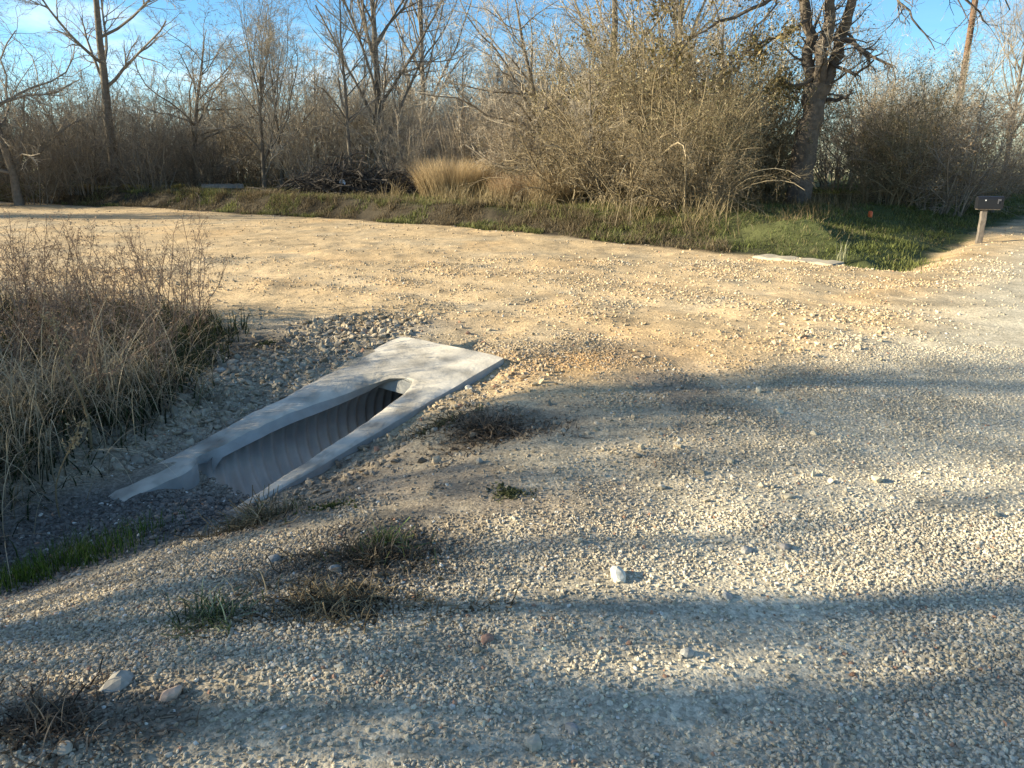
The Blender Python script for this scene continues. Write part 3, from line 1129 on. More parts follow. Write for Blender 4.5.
def make_shrub(name, seed, H, spread, ns, n2, n3, nl, twig, leafc, lsize=.022, rmin=.004, arch=0.0, r0=.018, jit=.05, base=.35):
    """many stems from one foot; twigs; small clinging leaves"""
    g = np.random.default_rng(seed)
    az = g.random(ns) * 2 * math.pi
    rad = base * np.sqrt(g.random(ns)) * spread
    n = 9
    P = np.empty((ns, n, 3))
    P[:, 0] = np.stack([rad * np.cos(az), rad * np.sin(az), np.full(ns, -.08)], 1)
    th = (.10 + .9 * g.random(ns)) * math.atan2(spread, H) * 1.25
    d = np.stack([np.sin(th) * np.cos(az), np.sin(th) * np.sin(az), np.cos(th)], 1)
    st = (H * (.55 + .5 * g.random(ns)) / (n - 1))[:, None]
    for k in range(1, n):
        d = norm(d + .12 * g.standard_normal((ns, 3)) + np.array((0, 0, -arch * k / n)))
        P[:, k] = P[:, k - 1] + d * st
    Rd = r0 * (.5 + g.random(ns))[:, None] * np.linspace(1, .3, n)[None]
    root = empty(name)
    a = MB()
    v, f = tubes(P, Rd, 4)
    a.add(v, f, tube_colors(P, 4, twig * .6, twig, .2, g))
    a.build('stems', M_TWIG, root)
    b = MB()
    P2, R2 = grow(P, Rd, n2, .12, (25, 70), .33, 5, .6, .2, .05 - arch * .3, g, rmin=rmin)
    v, f = tubes(P2, R2, 3)
    b.add(v, f, tube_colors(P2, 3, twig * .8, twig * 1.05, .2, g))
    P3, R3 = grow(P2, R2, n3, .1, (25, 70), .5, 4, .7, .2, 0, g, rmin=rmin * .8)
    v, f = tubes(P3, R3, 3)
    b.add(v, f, tube_colors(P3, 3, twig, twig * 1.15, .22, g))
    if nl:
        b.add(*leaves(P3, nl, lsize, jit, g, leafc, .3))
    b.build('foliage', M_LEAF if nl else M_TWIG, root)
    return root


def place(o, px, py, dy=0, s=1.0, rz=0.0, depth=None, ray=None):
    """stand a plant on the ground in the direction of a pixel column, DEPTH metres ahead (or where the pixel meets the ground)"""
    if depth is None:
        p = at(px, py)
        x, y = p[0], p[1]
    else:
        y = depth
        x = (px - 512) / FPX * (y * math.cos(R(PITCH)) + (EYE - .6) * math.sin(R(PITCH)))
    o.location = (x, y + dy, float(height(x, y + dy)) - .03)
    o.rotation_euler = (0, 0, rz)
    o.scale = (s, s, s)
    return o


OLIVE = np.array([(.22, .185, .10), (.29, .24, .14), (.15, .14, .07), (.34, .28, .18)])
STRAW = np.array([(.30, .225, .12), (.22, .165, .09), (.16, .13, .06)])
GREYB = np.array([(.22, .18, .14), (.28, .23, .18), (.15, .12, .09)])
DARKB = np.array([(.08, .07, .055), (.12, .102, .078), (.06, .054, .043)])  # leaf tones darkened for brush meant to stand in shade

g = np.random.default_rng(5)
# prototypes
T_tall = make_tree('bare_tree', 1, 11.5, .17, (.3, 0), 22, 9, 7, 4, .30, (35, 70), .10)
T_fan = make_tree('bare_tree', 2, 9.0, .13, (-.2, .1), 26, 9, 7, 4, .12, (18, 42), .14, twig=np.array((.33, .28, .22)), l1=.55)
T_vee = make_tree('bare_tree', 3, 4.6, .07, (.25, 0), 16, 8, 7, 4, .05, (18, 45), .10, bark=DARKBARK * .7, l1=.8)
T_pole = make_tree('bare_sapling', 4, 6.4, .06, (.1, .2), 20, 7, 6, 4, .2, (30, 60), .10, l1=.3)
T_crook = make_tree('bare_tree', 5, 7.0, .12, (1.2, .2), 20, 9, 7, 4, .15, (35, 75), .06, wob=.2, l1=.6)
S_olive = make_shrub('leafy_shrub', 11, 4.6, 1.9, 52, 11, 7, 15000, np.array((.35, .28, .17)), OLIVE, .028)
S_brown = make_shrub('leafy_shrub', 12, 3.8, 2.4, 52, 11, 7, 13000, np.array((.36, .305, .24)), GREYB * np.array((1.6, 1.36, .95)), .024)
S_grey = make_shrub('bare_shrub', 13, 4.2, 2.0, 34, 12, 9, 1500, np.array((.46, .39, .295)), GREYB * 1.4, .018)
S_dark = make_shrub('bare_shrub', 14, 4.0, 2.2, 40, 12, 8, 1500, np.array((.26, .225, .175)), DARKB * 1.5, .018)  # twigs and leaves tinted darker, shade of the thicket put into the colour
S_vine = make_shrub('arching_shrub', 15, 3.0, 2.0, 50, 10, 6, 4000, np.array((.31, .25, .16)), STRAW, .02, arch=.30)


def use(proto, first, **k):
    return proto if first else copy_tree(proto)


_used = set()


def put(proto, px, py, label, cat, group=None, **k):
    if proto.name in _used:
        o = copy_tree(proto)
    else:
        o = proto
        _used.add(proto.name)
    place(o, px, py, **k)
    tag(o, label, cat, group)
    if group is None and 'group' in o:
        del o['group']
    return o


GT = 'bare trees along the far bank'
put(T_tall, 118, 180, 'tall dark bare tree with a straight trunk above the shaded thicket', 'tree', GT, depth=29, s=1.0, rz=.4)
put(T_vee, 266, 180, 'small dark bare tree with several forked stems at the end of the shaded thicket', 'tree', GT, depth=27, s=1.0, rz=0)
put(T_vee, 284, 180, 'slim dark bare tree standing just beside the forked small one', 'tree', GT, depth=29, s=1.05, rz=2.2)
put(T_crook, 196, 180, 'crooked bare tree leaning over behind the pale board in the thicket', 'tree', GT, depth=30, s=.85, rz=.3)
put(T_pole, 352, 170, 'thin straight bare sapling above the dark brush pile', 'tree', GT, depth=28, s=1.1, rz=1)
put(T_fan, 385, 172, 'tall pale bare tree with an upswept fan crown behind the brush pile', 'tree', GT, depth=31, s=1.22, rz=.5)
put(T_fan, 425, 172, 'pale bare tree with a narrower fan crown close behind the tallest fan tree', 'tree', GT, depth=36, s=1.1, rz=2.9)
put(T_tall, 610, 190, 'tall pale bare tree rising behind the vine tangle into the blue sky', 'tree', GT, depth=27, s=.95, rz=2.0)
put(T_fan, 668, 190, 'bare fan crowned tree behind the olive shrubs near the leaning trunk', 'tree', GT, depth=27, s=1.1, rz=4.4)
put(T_crook, 545, 190, 'bare tree with long limbs arching out over the golden grass clumps', 'tree', GT, depth=23, s=.85, rz=2.9)
put(T_pole, 589, 205, 'thin dark dead stem standing upright in the vine tangle', 'tree', GT, depth=19.5, s=.62, rz=2)
put(T_pole, 712, 200, 'slim bare sapling in the olive shrubs beside the leaning trunk', 'tree', GT, depth=19.5, s=.75, rz=3)
put(T_fan, 1000, 190, 'pale bare tree leaning out beside the far end of the round brush', 'tree', GT, depth=34, s=.75, rz=1.2)
put(T_crook, 20, 178, 'dark dense bare tree at the shaded end of the thicket', 'tree', GT, depth=27, s=1.15, rz=3.4)
put(T_tall, -60, 178, 'big dark bare tree reaching in over the shaded end of the thicket', 'tree', GT, depth=27, s=1.1, rz=3.0)
put(T_crook, 490, 178, 'low crooked bare tree behind the golden grass clumps', 'tree', GT, depth=31, s=.75, rz=1.0)

# saplings filling the thicket
GS = 'bare saplings in the thicket'
for i in range(0, 34, 2):
    px = [20, 60, 95, 140, 170, 215, 245, 300, 320, 335, 400, 440, 455, 475, 505, 520, 560, 580, 625, 640, 655, 690, 730, 750, 45, 80, 125, 185, 230, 310, 365, 415, 465, 535][i]
    dep = 29 + 9 * g.random() if px < 560 else 23 + 7 * g.random()
    pr = (T_pole, T_vee, S_grey)[i % 3]
    pr = T_vee if i % 4 else T_pole
    put(pr, px, 0, 'slender bare sapling lost among the grey thicket behind the bank', 'sapling', GS, depth=dep, s=.5 + .35 * g.random(), rz=6.28 * g.random())

GB = 'shrubs along the far bank'
# front row shrubs: px, depth, proto, scale, label
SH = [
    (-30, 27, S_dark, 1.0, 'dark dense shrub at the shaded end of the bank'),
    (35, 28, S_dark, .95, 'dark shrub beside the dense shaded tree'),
    (88, 28.5, S_dark, .9, 'shade-darkened shrub in front of the straight trunk'),
    (150, 28.5, S_dark, 1.0, 'shade-darkened shrub between straight trunk and pale board'),
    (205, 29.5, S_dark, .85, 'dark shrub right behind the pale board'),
    (310, 29, S_grey, .85, 'greyish shrub between the forked small tree and the brush pile'),
    (408, 27, S_grey, .75, 'greyish shrub behind the brush pile and golden grass'),
    (470, 27, S_grey, .9, 'pale grey shrub behind the first golden grass clump'),
    (525, 24, S_grey, .9, 'pale grey shrub behind the second golden grass clump'),
    (575, 20.0, S_vine, 1.0, 'straw coloured arching shrub around the thin dark stem'),
    (632, 18.6, S_vine, 1.15, 'tangled straw coloured shrub with arching canes over the grass verge'),
    (612, 22, S_olive, 1.1, 'olive leafy shrub behind the vine tangle'),
    (662, 20.0, S_olive, 1.22, 'tall olive leafy shrub between vine tangle and leaning trunk'),
    (708, 17.8, S_olive, .72, 'dark olive shrub low beside the leaning trunk'),
    (745, 22.0, S_olive, 1.15, 'tall golden olive leafy shrub close behind the leaning trunk'),
    (690, 17.0, S_vine, .75, 'low straw cane clump at the front of the olive shrubs'),
    (768, 20.6, S_olive, .62, 'low dark shrub at the foot of the leaning trunk'),
    (885, 20.6, S_olive, .80, 'rounded olive leafy shrub just behind the leaning trunk on the road side'),
    (928, 20.8, S_brown, 1.0, 'broad round grey brown shrub in front of the utility pole'),
    (968, 23, S_brown, .85, 'round brownish shrub nearer the road than the utility pole'),
    (838, 26, S_grey, 1.0, 'pale twiggy shrub filling the gap right behind the leaning trunk'),
    (890, 24, S_grey, 1.25, 'tall pale twiggy shrub showing over the rounded olive one'),
    (935, 27, S_grey, 1.1, 'tall pale twiggy shrub close to the utility pole'),
    (1008, 31, S_brown, .6, 'dark brown shrub at the far end of the road verge'),
    (1040, 37, S_brown, .7, 'distant brown shrub where the road disappears'),
    (1075, 30, S_olive, .8, 'olive shrub on the verge beyond the mailbox'),
]
for px, dep, pr, s, lab in SH:
    put(pr, px, 0, lab, 'shrub', GB, depth=dep, s=s, rz=6.28 * g.random())


def arrays_of(proto):
    out_ = []
    for ch in proto.children:
        me = ch.data
        n = len(me.vertices)
        v = np.empty(n * 3, np.float32)
        me.vertices.foreach_get('co', v)
        c = np.empty(n * 4, np.float32)
        me.attributes['tint'].data.foreach_get('color', c)
        out_.append((v.reshape(-1, 3), c.reshape(-1, 4)[:, :3], me))
    return out_


# the deep thicket behind reads as one mass
lite_g = make_shrub('lite', 31, 4.4, 2.2, 19, 9, 7, 500, np.array((.47, .405, .305)), GREYB * 1.4, .03, rmin=.007, r0=.022)
lite_d = make_shrub('lite', 32, 4.2, 2.4, 20, 9, 7, 200, np.array((.27, .235, .18)), DARKB * 1.6, .03, rmin=.007, r0=.022)  # shaded version of the brush: darkness painted into its tint


def harvest(root):
    m = MB()
    for ch in root.children:
        me = ch.data
        n = len(me.vertices)
        v = np.empty(n * 3, np.float32)
        me.vertices.foreach_get('co', v)
        c = np.empty(n * 4, np.float32)
        me.attributes['tint'].data.foreach_get('color', c)
        li = np.empty(len(me.loops), np.int32)
        me.loops.foreach_get('vertex_index', li)
        m.add(v.reshape(-1, 3), li.reshape(-1, 4), c.reshape(-1, 4)[:, :3])
    for ch in list(root.children):
        bpy.data.objects.remove(ch)
    bpy.data.objects.remove(root)
    return m


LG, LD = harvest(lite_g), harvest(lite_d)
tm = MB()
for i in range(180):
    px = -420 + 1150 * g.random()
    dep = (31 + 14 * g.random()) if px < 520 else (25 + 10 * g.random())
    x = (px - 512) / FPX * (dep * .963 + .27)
    src = LD if (px < 290 and g.random() < .75) or g.random() < .06 else LG  # shade-tinted brush fills most of the unlit end, paler brush the rest
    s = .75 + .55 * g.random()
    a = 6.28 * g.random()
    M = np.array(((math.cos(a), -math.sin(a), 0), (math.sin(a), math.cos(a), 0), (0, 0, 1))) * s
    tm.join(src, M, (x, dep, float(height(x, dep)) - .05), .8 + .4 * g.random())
for i in range(20):
    px = 760 + 420 * g.random()
    dep = 29 + 14 * g.random()
    x = (px - 512) / FPX * (dep * .963 + .27)
    if toe_d(np.array(x), np.array(dep)) < 2.5:
        continue
    s = .8 + .4 * g.random()
    a = 6.28 * g.random()
    M = np.array(((math.cos(a), -math.sin(a), 0), (math.sin(a), math.cos(a), 0), (0, 0, 1))) * s
    tm.join(LG, M, (x, dep, float(height(x, dep)) - .05), .8 + .4 * g.random())
tag(tm.build('thicket_undergrowth', M_TWIG), 'grey brown mass of bare brush filling the thicket behind the bank', 'undergrowth', kind='stuff')

# --- the big leaning tree by the mailbox
base = at(803, 213)
D0 = 19.2
bx = (806 - 512) / FPX * (D0 * .963 + .27)
big = empty('leaning_tree', (bx, D0, float(height(bx, D0)) - .05))
tag(big, 'big rough barked leaning tree with three forked trunks and a rusty brown verge below', 'tree')
big['label'] = 'big rough barked tree with leaning trunk that forks high into three limbs'
g = np.random.default_rng(77)
K = D0 / FPX / .963 * .97       # metres per pixel at its distance


def limb(pts, r0, r1, n=14):
    pts = np.array(pts, float)
    t = np.linspace(0, len(pts) - 1, n)
    P = np.stack([np.interp(t, range(len(pts)), pts[:, k]) for k in range(3)], 1)
    # smooth
    for _ in range(3):
        P[1:-1] = .25 * P[:-2] + .5 * P[1:-1] + .25 * P[2:]
    P[1:-1] += .03 * g.standard_normal((n - 2, 3))
    return P[None], np.linspace(r0, r1, n)[None]


def q(px, py, dy=0):
    """point in the tree's own space, DY metres behind its trunk, seen at a pixel"""
    p = R(PITCH)
    a = (px - 512) / FPX
    b = (384 - py) / FPX
    t = (D0 + dy) / (math.cos(p) + b * math.sin(p))
    return (a * t - big.location[0], dy, EYE + (-math.sin(p) + b * math.cos(p)) * t - big.location[2])


tk = MB()
main = limb([q(798, 220), q(801, 190), q(807, 140), q(814, 100), q(818, 85)], .30, .25, 18)
main[1][0] += .16 * np.exp(-np.arange(18) * .8)
forks = [limb([q(811, 104), q(809, 70, .15), q(807, 30, .3), q(803, -10, .4), q(796, -60, .5), q(786, -120, .6)], .155, .06, 18),
         limb([q(816, 100), q(822, 65, -.1), q(827, 30, -.2), q(831, -5, -.3), q(840, -60, -.4), q(850, -140, -.3)], .165, .06, 18),
         limb([q(817, 104), q(831, 70, .1), q(843, 35, .05), q(852, 5, 0), q(862, -40, -.2), q(885, -100, -.2)], .165, .06, 18)]
for P, Rd in [main] + forks:
    v, f = tubes(P, Rd, 11)
    pass
    tk.add(v + .02 * g.standard_normal(v.shape), f, tube_colors(P, 11, (.115, .095, .075), (.135, .11, .085), 0, g))
tk.build('trunk', M_BARK, big, True)
cr = MB()
limbs = [limb([q(814, 78), q(800, 88, -.3), q(782, 80, -.6), q(776, 84, -.7)], .05, .02, 10),
         limb([q(830, 62), q(850, 74, -.4), q(862, 72, -.6), q(874, 60, -.7)], .05, .02, 10),
         limb([q(838, 40), q(862, 46, -.5), q(880, 62, -.9), q(892, 68, -1)], .06, .018, 10),
         limb([q(826, 100), q(842, 100, -.2), q(852, 92, -.3)], .06, .03, 8),
         limb([q(840, 25), q(856, 40, -.3), q(868, 58, -.4), q(876, 72, -.5)], .04, .015, 10),
         # hanging limbs from the crown above the picture
         limb([q(860, -40), q(885, -25, -.6), q(905, 8, -1.0), q(922, 30, -1.1), q(935, 50, -1.2)], .045, .010, 12),
         limb([q(885, -100), q(925, -60, -.6), q(955, -15, -1.0), q(975, 10, -1.1), q(988, 25, -1.2)], .055, .012, 12),
         limb([q(885, -100), q(950, -70, -.2), q(985, -20, -.5), q(1010, 10, -.6)], .045, .012, 12),
         limb([q(812, -10), q(780, -10, -.5), q(745, 15, -.8), q(700, 30, -1.0), q(660, 60, -1)], .07, .015, 12),
         limb([q(808, 20), q(785, 35, -.8), q(755, 45, -1.2), q(720, 70, -1.3)], .05, .012, 12),
         limb([q(806, -50), q(760, -60, -.4), q(700, -30, -.6), q(650, -10, -.7)], .08, .015, 12),
         limb([q(798, -120), q(740, -160, 0), q(690, -170, .2)], .07, .02, 12),
         limb([q(850, -140), q(880, -200, 0), q(900, -240, .2)], .07, .02, 12),
         limb([q(840, -60), q(800, -140, .8), q(790, -220, 1.0)], .07, .02, 12),
         limb([q(885, -100), q(940, -160, .4), q(980, -190, .5)], .07, .02, 12)]
LP = np.concatenate([np.stack([np.stack([np.interp(np.linspace(0, 1, 12), np.linspace(0, 1, P.shape[1]), P[0, :, k]) for k in range(3)], 1)]) for P, _ in limbs])
LR = np.concatenate([np.stack([np.interp(np.linspace(0, 1, 12), np.linspace(0, 1, r.shape[1]), r[0])]) for _, r in limbs])
bk = np.array((.11, .09, .07))
v, f = tubes(LP, LR, 6)
cr.add(v, f, tube_colors(LP, 6, bk, bk * 1.1, .1, g))
P2, R2 = grow(LP, LR, 9, .2, (30, 70), .35, 7, .6, .24, -.02, g, rmin=.007)
v, f = tubes(P2, R2, 4)
cr.add(v, f, tube_colors(P2, 4, bk, bk * 1.3, .12, g))
P3, R3 = grow(P2, R2, 5, .2, (30, 70), .5, 5, .65, .25, -.02, g, rmin=.0055)
v, f = tubes(P3, R3, 3)
cr.add(v, f, tube_colors(P3, 3, bk * 1.2, PALETWIG * .8, .2, g))
FP = np.concatenate([P for P, _ in forks])
FR_ = np.concatenate([r for _, r in forks])
P4, R4 = grow(FP, FR_, 16, .05, (40, 80), .25, 8, .22, .22, .02, g, rmin=.008)
v, f = tubes(P4, R4, 4)
cr.add(v, f, tube_colors(P4, 4, bk, bk * 1.4, .12, g))
P5, R5 = grow(P4, R4, 8, .15, (30, 70), .5, 5, .6, .25, -.03, g, rmin=.0055)
v, f = tubes(P5, R5, 3)
cr.add(v, f, tube_colors(P5, 3, PALETWIG * .7, PALETWIG, .2, g))
cr.build('crown', M_TWIG, big)
lf = MB()
sel = LP[[0, 8, 9, 10]]
allp = np.concatenate([P3[np.isin(np.arange(len(P3)) // 45, [0, 8, 9, 10])]])
lf.add(*leaves(allp, 2200, .05, .10, g, np.array([(.20, .16, .07), (.26, .20, .10), (.14, .12, .05)])))
lf.build('foliage', M_LEAF, big)

# --- trees out of view beside the road throw the foreground shade
GO = 'bare trees beside the road that shade the foreground'
OFF = [(-14.5, 3.6, T_crook, .75), (-16.0, 4.0, T_fan, .7), (-12, 1.50, T_pole, 1.2), (-12, 3.9, S_grey, .75), (-13, 2.0, T_pole, 1.5), (-15, 4.6, T_pole, 1.1),
       (-8.4, 4.4, S_dark, .55), (-8.9, 5.6, S_grey, .52), (-8.2, 5.0, S_dark, .52)]
for x, y, pr, s in OFF:
    o = copy_tree(pr)
    o.location = (x, y, float(height(x, y)) - .05)
    o.rotation_euler = (0, 0, 6.28 * g.random())
    o.scale = (s, s, s)
    tag(o, 'bare roadside tree standing outside the picture and shading the gravel', 'tree', GO)
# a slim evergreen up the drive throws the shadow band across it
for x, y in ((-27, 21.2), (-30, 21.8), (-33, 21)):
    o = copy_tree(S_olive)
    o.location = (x, y, float(height(x, y)) - .05)
    o.scale = (.42, .42, 1.9)
    tag(o, 'slim leafy tree outside the picture whose shadow crosses the drive', 'tree', 'slim trees farther up the drive')
# tall growth farther along the thicket shades its dark end
GO2 = 'thicket trees out of view that shade the dark end'
for x, y, pr, s in [(-27, 31, S_dark, 1.5), (-31, 34, S_olive, 1.5), (-34, 31, T_crook, 1.3), (-24.5, 29.5, S_dark, 1.2), (-36, 34, S_dark, 1.6)]:
    o = copy_tree(pr)
    o.location = (x, y, float(height(x, y)) - .05)
    o.rotation_euler = (0, 0, 6.28 * g.random())
    o.scale = (s, s, s)
    tag(o, 'dense brush beyond the edge of the picture shading the dark thicket', 'shrub', GO2)

# ------------------------------------------------------------------ brush pile, board


def stand(px, dep):
    """ground point DEP metres ahead in the direction of a pixel column"""
    x = (px - 512) / FPX * (dep * .963 + .27)
    return np.array((x, dep, float(height(x, dep))))


bp = stand(358, 25.2)
bpile = empty('brush_pile', tuple(bp))
bpile.scale = (.85, .8, 1.15)
tag(bpile, 'dark pile of cut branches on the bank behind the pale tree', 'brush pile')
g = np.random.default_rng(41)
n = 320
P = np.empty((n, 6, 3))
c0 = np.stack([g.normal(0, 1.15, n), g.normal(0, .5, n), np.abs(g.normal(.1, .28, n))], 1)
d = norm(np.stack([g.normal(0, 1, n), g.normal(0, .5, n), g.normal(0, .25, n)], 1))
for k in range(6):
    P[:, k] = c0 + d * (k / 5 - .5) * 1.7 + np.array((0, 0, 1)) * .1 * math.sin(k)
    d = norm(d + .1 * g.standard_normal((n, 3)))
P[..., 2] = np.maximum(P[..., 2] * (1 - .25 * np.abs(P[..., 0]) / 2), -.1)
Rr = (.012 + .03 * g.random(n) ** 2)[:, None] * np.linspace(1, .5, 6)
m = MB()
v, f = tubes(P, Rr, 5)
m.add(v, f, tube_colors(P, 5, (.06, .052, .045), (.08, .07, .06), .3, g))
m.build('branches', M_BARK, bpile)
P2, R2 = grow(P, Rr, 8, .1, (20, 70), .4, 4, .5, .25, 0, g, rmin=.006)
m = MB()
v, f = tubes(P2, R2, 3)
m.add(v, f, tube_colors(P2, 3, (.07, .06, .05), (.10, .085, .07), .3, g))
m.build('twigs', M_TWIG, bpile)

for px, py, s, lab in ((344, 172, .10, 'crumpled white scrap of litter caught in the brush pile'), (386, 172, .08, 'small white scrap of litter at the end of the brush pile nearest the golden grass')):
    p = stand(px, 24.6)
    m = MB()
    k = 9
    X, Y = np.meshgrid(np.linspace(-1, 1, k), np.linspace(-1, 1, k), indexing='ij')
    Z = .5 * fbm(X, Y, .7, int(px)) + .3
    ix = np.arange(k * k).reshape(k, k)
    f = np.stack([ix[:-1, :-1], ix[1:, :-1], ix[1:, 1:], ix[:-1, 1:]], -1).reshape(-1, 4)
    m.add(np.stack([X * (1 - .3 * Y ** 2), Z * .5 - .3, Y * (1 - .3 * X ** 2) + Z], -1).reshape(-1, 3) * s, f, (.62, .66, .72))
    o = m.build('litter_scrap', M_PAINT, None, True)
    o.location = (p[0], p[1], p[2] + .40)
    tag(o, lab, 'litter')

bd = stand(222, 28.3)
m = MB()
rows = []
for k in range(9):
    t = k / 8
    rows.append([(t * 1.5, .04 * math.sin(k), 0), (t * 1.5, .04 * math.sin(k) + .03, .13 + .01 * math.sin(k * 3)), (t * 1.5, .2, .16 + .01 * math.sin(k * 3)), (t * 1.5, .24, 0)])
rows = np.array(rows)
ix = np.arange(36).reshape(9, 4)
m.add(rows.reshape(-1, 3), np.stack([ix[:-1, :-1], ix[1:, :-1], ix[1:, 1:], ix[:-1, 1:]], -1).reshape(-1, 4), (.20, .18, .15))
m.add(rows[0], np.array([(0, 1, 2, 3)]), (.4, .38, .34))
m.add(rows[-1], np.array([(3, 2, 1, 0)]), (.4, .38, .34))
o = m.build('pale_log', M_WOOD)
o.location = (bd[0] - .7, bd[1], bd[2] + .1)
tag(o, 'pale weathered log lying in the shade under the dark thicket', 'log')

# ------------------------------------------------------------------ grasses
g = np.random.default_rng(61)


def ground_pts(n, x0, x1, y0, y1, mask):
    x = x0 + (x1 - x0) * g.random(n)
    y = y0 + (y1 - y0) * g.random(n)
    k = g.random(n) < mask(x, y)
    x, y = x[k], y[k]
    return np.stack([x, y, height(x, y) - .01], 1)


def bank_pts(n, x0, x1, t0, t1, mask):
    """points along the far bank, T0..T1 metres beyond its foot"""
    x = x0 + (x1 - x0) * g.random(n)
    t = t0 + (t1 - t0) * g.random(n)
    y = np.interp(x, TOE[:, 0], TOE[:, 1]) + t / np.where(x < 5.9, .88, .70)
    k = g.random(n) < mask(x, y, t)
    x, y = x[k], y[k]
    return np.stack([x, y, height(x, y) - .01], 1)


def clumped(b, sc, o, lo=.55, hi=1.35):
    return (lo + (hi - lo) * smooth(-.5, .5, fbm(b[:, 0], b[:, 1], sc, o)))


gr = MB()
# short green turf on the top of the bank
b = bank_pts(90000, -24, 3, .5, 4.2, lambda x, y, t: smooth(.5, .9, t) * smooth(-.5, .1, fbm(x, y, 1.5, 80)) * (.3 + .7 * np.clip(smooth(-4.5, -7, x) + smooth(.5, 2.5, x), 0, 1)))
gr.add(*blades(b, (.04 + .10 * g.random(len(b))) * clumped(b, .6, 88, .4, 1.6), g, .008, .6, .6, (.08, .09, .028), (.22, .21, .08), .35, 3))
# green plants at the foot of the bank
b = bank_pts(30000, -24, 3, -.3, .8, lambda x, y, t: smooth(.1, .3, fbm(x, y, .9, 81)))
gr.add(*blades(b, .06 + .12 * g.random(len(b)), g, .010, .7, .7, (.07, .085, .025), (.22, .22, .08), .35, 3))
# green verge under the big tree and along the road
b = bank_pts(230000, .5, 24, -.25, 7.5, lambda x, y, t: smooth(-.2, .3, t) * smooth(.5, 3, x) * (.35 + .65 * smooth(-.3, .3, fbm(x, y, 1.1, 82))))
gr.add(*blades(b, (.03 + .10 * g.random(len(b)) ** 1.5) * clumped(b, .5, 89, .5, 1.5), g, .006, .8, .9, (.06, .08, .020), (.20, .21, .065), .4, 4))
# tufts before the mailbox
b = ground_pts(9000, 5, 9, 10, 13.5, lambda x, y: np.exp(-((toe_d(x, y) + .25) / .3) ** 2) * smooth(.0, .25, fbm(x, y, .6, 83)))
gr.add(*blades(b, .05 + .09 * g.random(len(b)), g, .008, .6, .6, (.10, .12, .03), (.24, .24, .08), .3, 4))
# green strip in the ditch under the weeds
b = ground_pts(16000, -3.6, -1.9, 2.9, 4.1, lambda x, y: np.exp(-(((x + 2.62) * .5 + (y - 3.45) * -.87) / .13) ** 2) * np.exp(-(((x + 2.5) * .87 + (y - 3.45) * .5) / .5) ** 2))
gr.add(*blades(b, .05 + .11 * g.random(len(b)), g, .0022, .5, .5, (.035, .075, .010), (.09, .15, .025), .25, 5))
# dark herbs inside the weeds
b = ground_pts(36000, -6.5, -2.2, 3.6, 8.7, weed_mask)
gr.add(*blades(b, .08 + .26 * g.random(len(b)), g, .006, 1.0, .9, (.025, .035, .014), (.06, .075, .030), .35, 4))
tag(gr.build('grass', M_GRASS), 'green grass on the far bank, verge and ditch', 'grass', kind='stuff')

dg = MB()
# dry fringe hanging on the bank cut
b = bank_pts(70000, -24, 4, -.35, 1.3, lambda x, y, t: smooth(-.35, .1, t) * smooth(-.3, .2, fbm(x, y, .7, 85)))
dg.add(*blades(b, (.08 + .18 * g.random(len(b))) * clumped(b, .5, 90), g, .006, 1.1, 1.0, (.08, .062, .035), (.27, .21, .125), .45, 4))
b = bank_pts(30000, -9, 4, .4, 2.6, lambda x, y, t: smooth(-.1, .4, fbm(x, y, .6, 91)))
dg.add(*blades(b, .08 + .22 * g.random(len(b)) ** 2, g, .006, 1.1, 1.2, (.09, .07, .04), (.27, .21, .12), .4, 5))
b = bank_pts(26000, 1, 20, 0, 6, lambda x, y, t: smooth(-.1, .3, fbm(x, y, .8, 92)))
dg.add(*blades(b, .04 + .12 * g.random(len(b)), g, .005, .9, .9, (.14, .12, .05), (.33, .27, .15), .3, 4))
# tall dry stalks below the shrubs
b = ground_pts(26000, -4, 7, 13.5, 24, lambda x, y: smooth(1.0, 1.6, toe_d(x, y)) * smooth(5.5, 3.2, toe_d(x, y)) * smooth(5.0, 3.4, x) * smooth(-.25, .25, fbm(x, y, 1.0, 86)))
dg.add(*blades(b, .25 + .55 * g.random(len(b)), g, .007, .8, .8, (.20, .155, .08), (.38, .30, .17), .3, 5))
# leaf litter coloured grass below the big tree
b = ground_pts(24000, 3, 11, 13, 23, lambda x, y: smooth(1.8, 3.2, toe_d(x, y)) * smooth(6, 4, toe_d(x, y)) * smooth(-.1, .3, fbm(x, y, 1.0, 87)))
dg.add(*blades(b, .12 + .3 * g.random(len(b)), g, .006, 1.0, .9, (.13, .10, .05), (.25, .19, .10), .3, 4))
# weeds beside the drive: long arching straw
b = ground_pts(4000, -6.5, -2.2, 4.0, 8.7, weed_mask)
dg.add(*blades(b, .25 + .65 * g.random(len(b)) ** 1.4, g, .0032, 1.0, 1.1, (.16, .125, .075), (.46, .37, .24), .45, 8))
b = ground_pts(2600, -3.7, -2.2, 3.3, 5.8, weed_mask)
dg.add(*blades(b, .35 + .65 * g.random(len(b)), g, .0030, .9, 1.2, (.20, .16, .10), (.56, .46, .30), .35, 9))
b = ground_pts(700, -3.7, -2.1, 3.3, 5.8, weed_mask)
dg.add(*blades(b, .5 + .6 * g.random(len(b)), g, .0038, 1.2, .9, (.28, .22, .14), (.62, .52, .35), .3, 9))
tag(dg.build('dry_grass', M_GRASS), 'dry straw grass on the bank and among the roadside weeds', 'dry grass', kind='stuff')

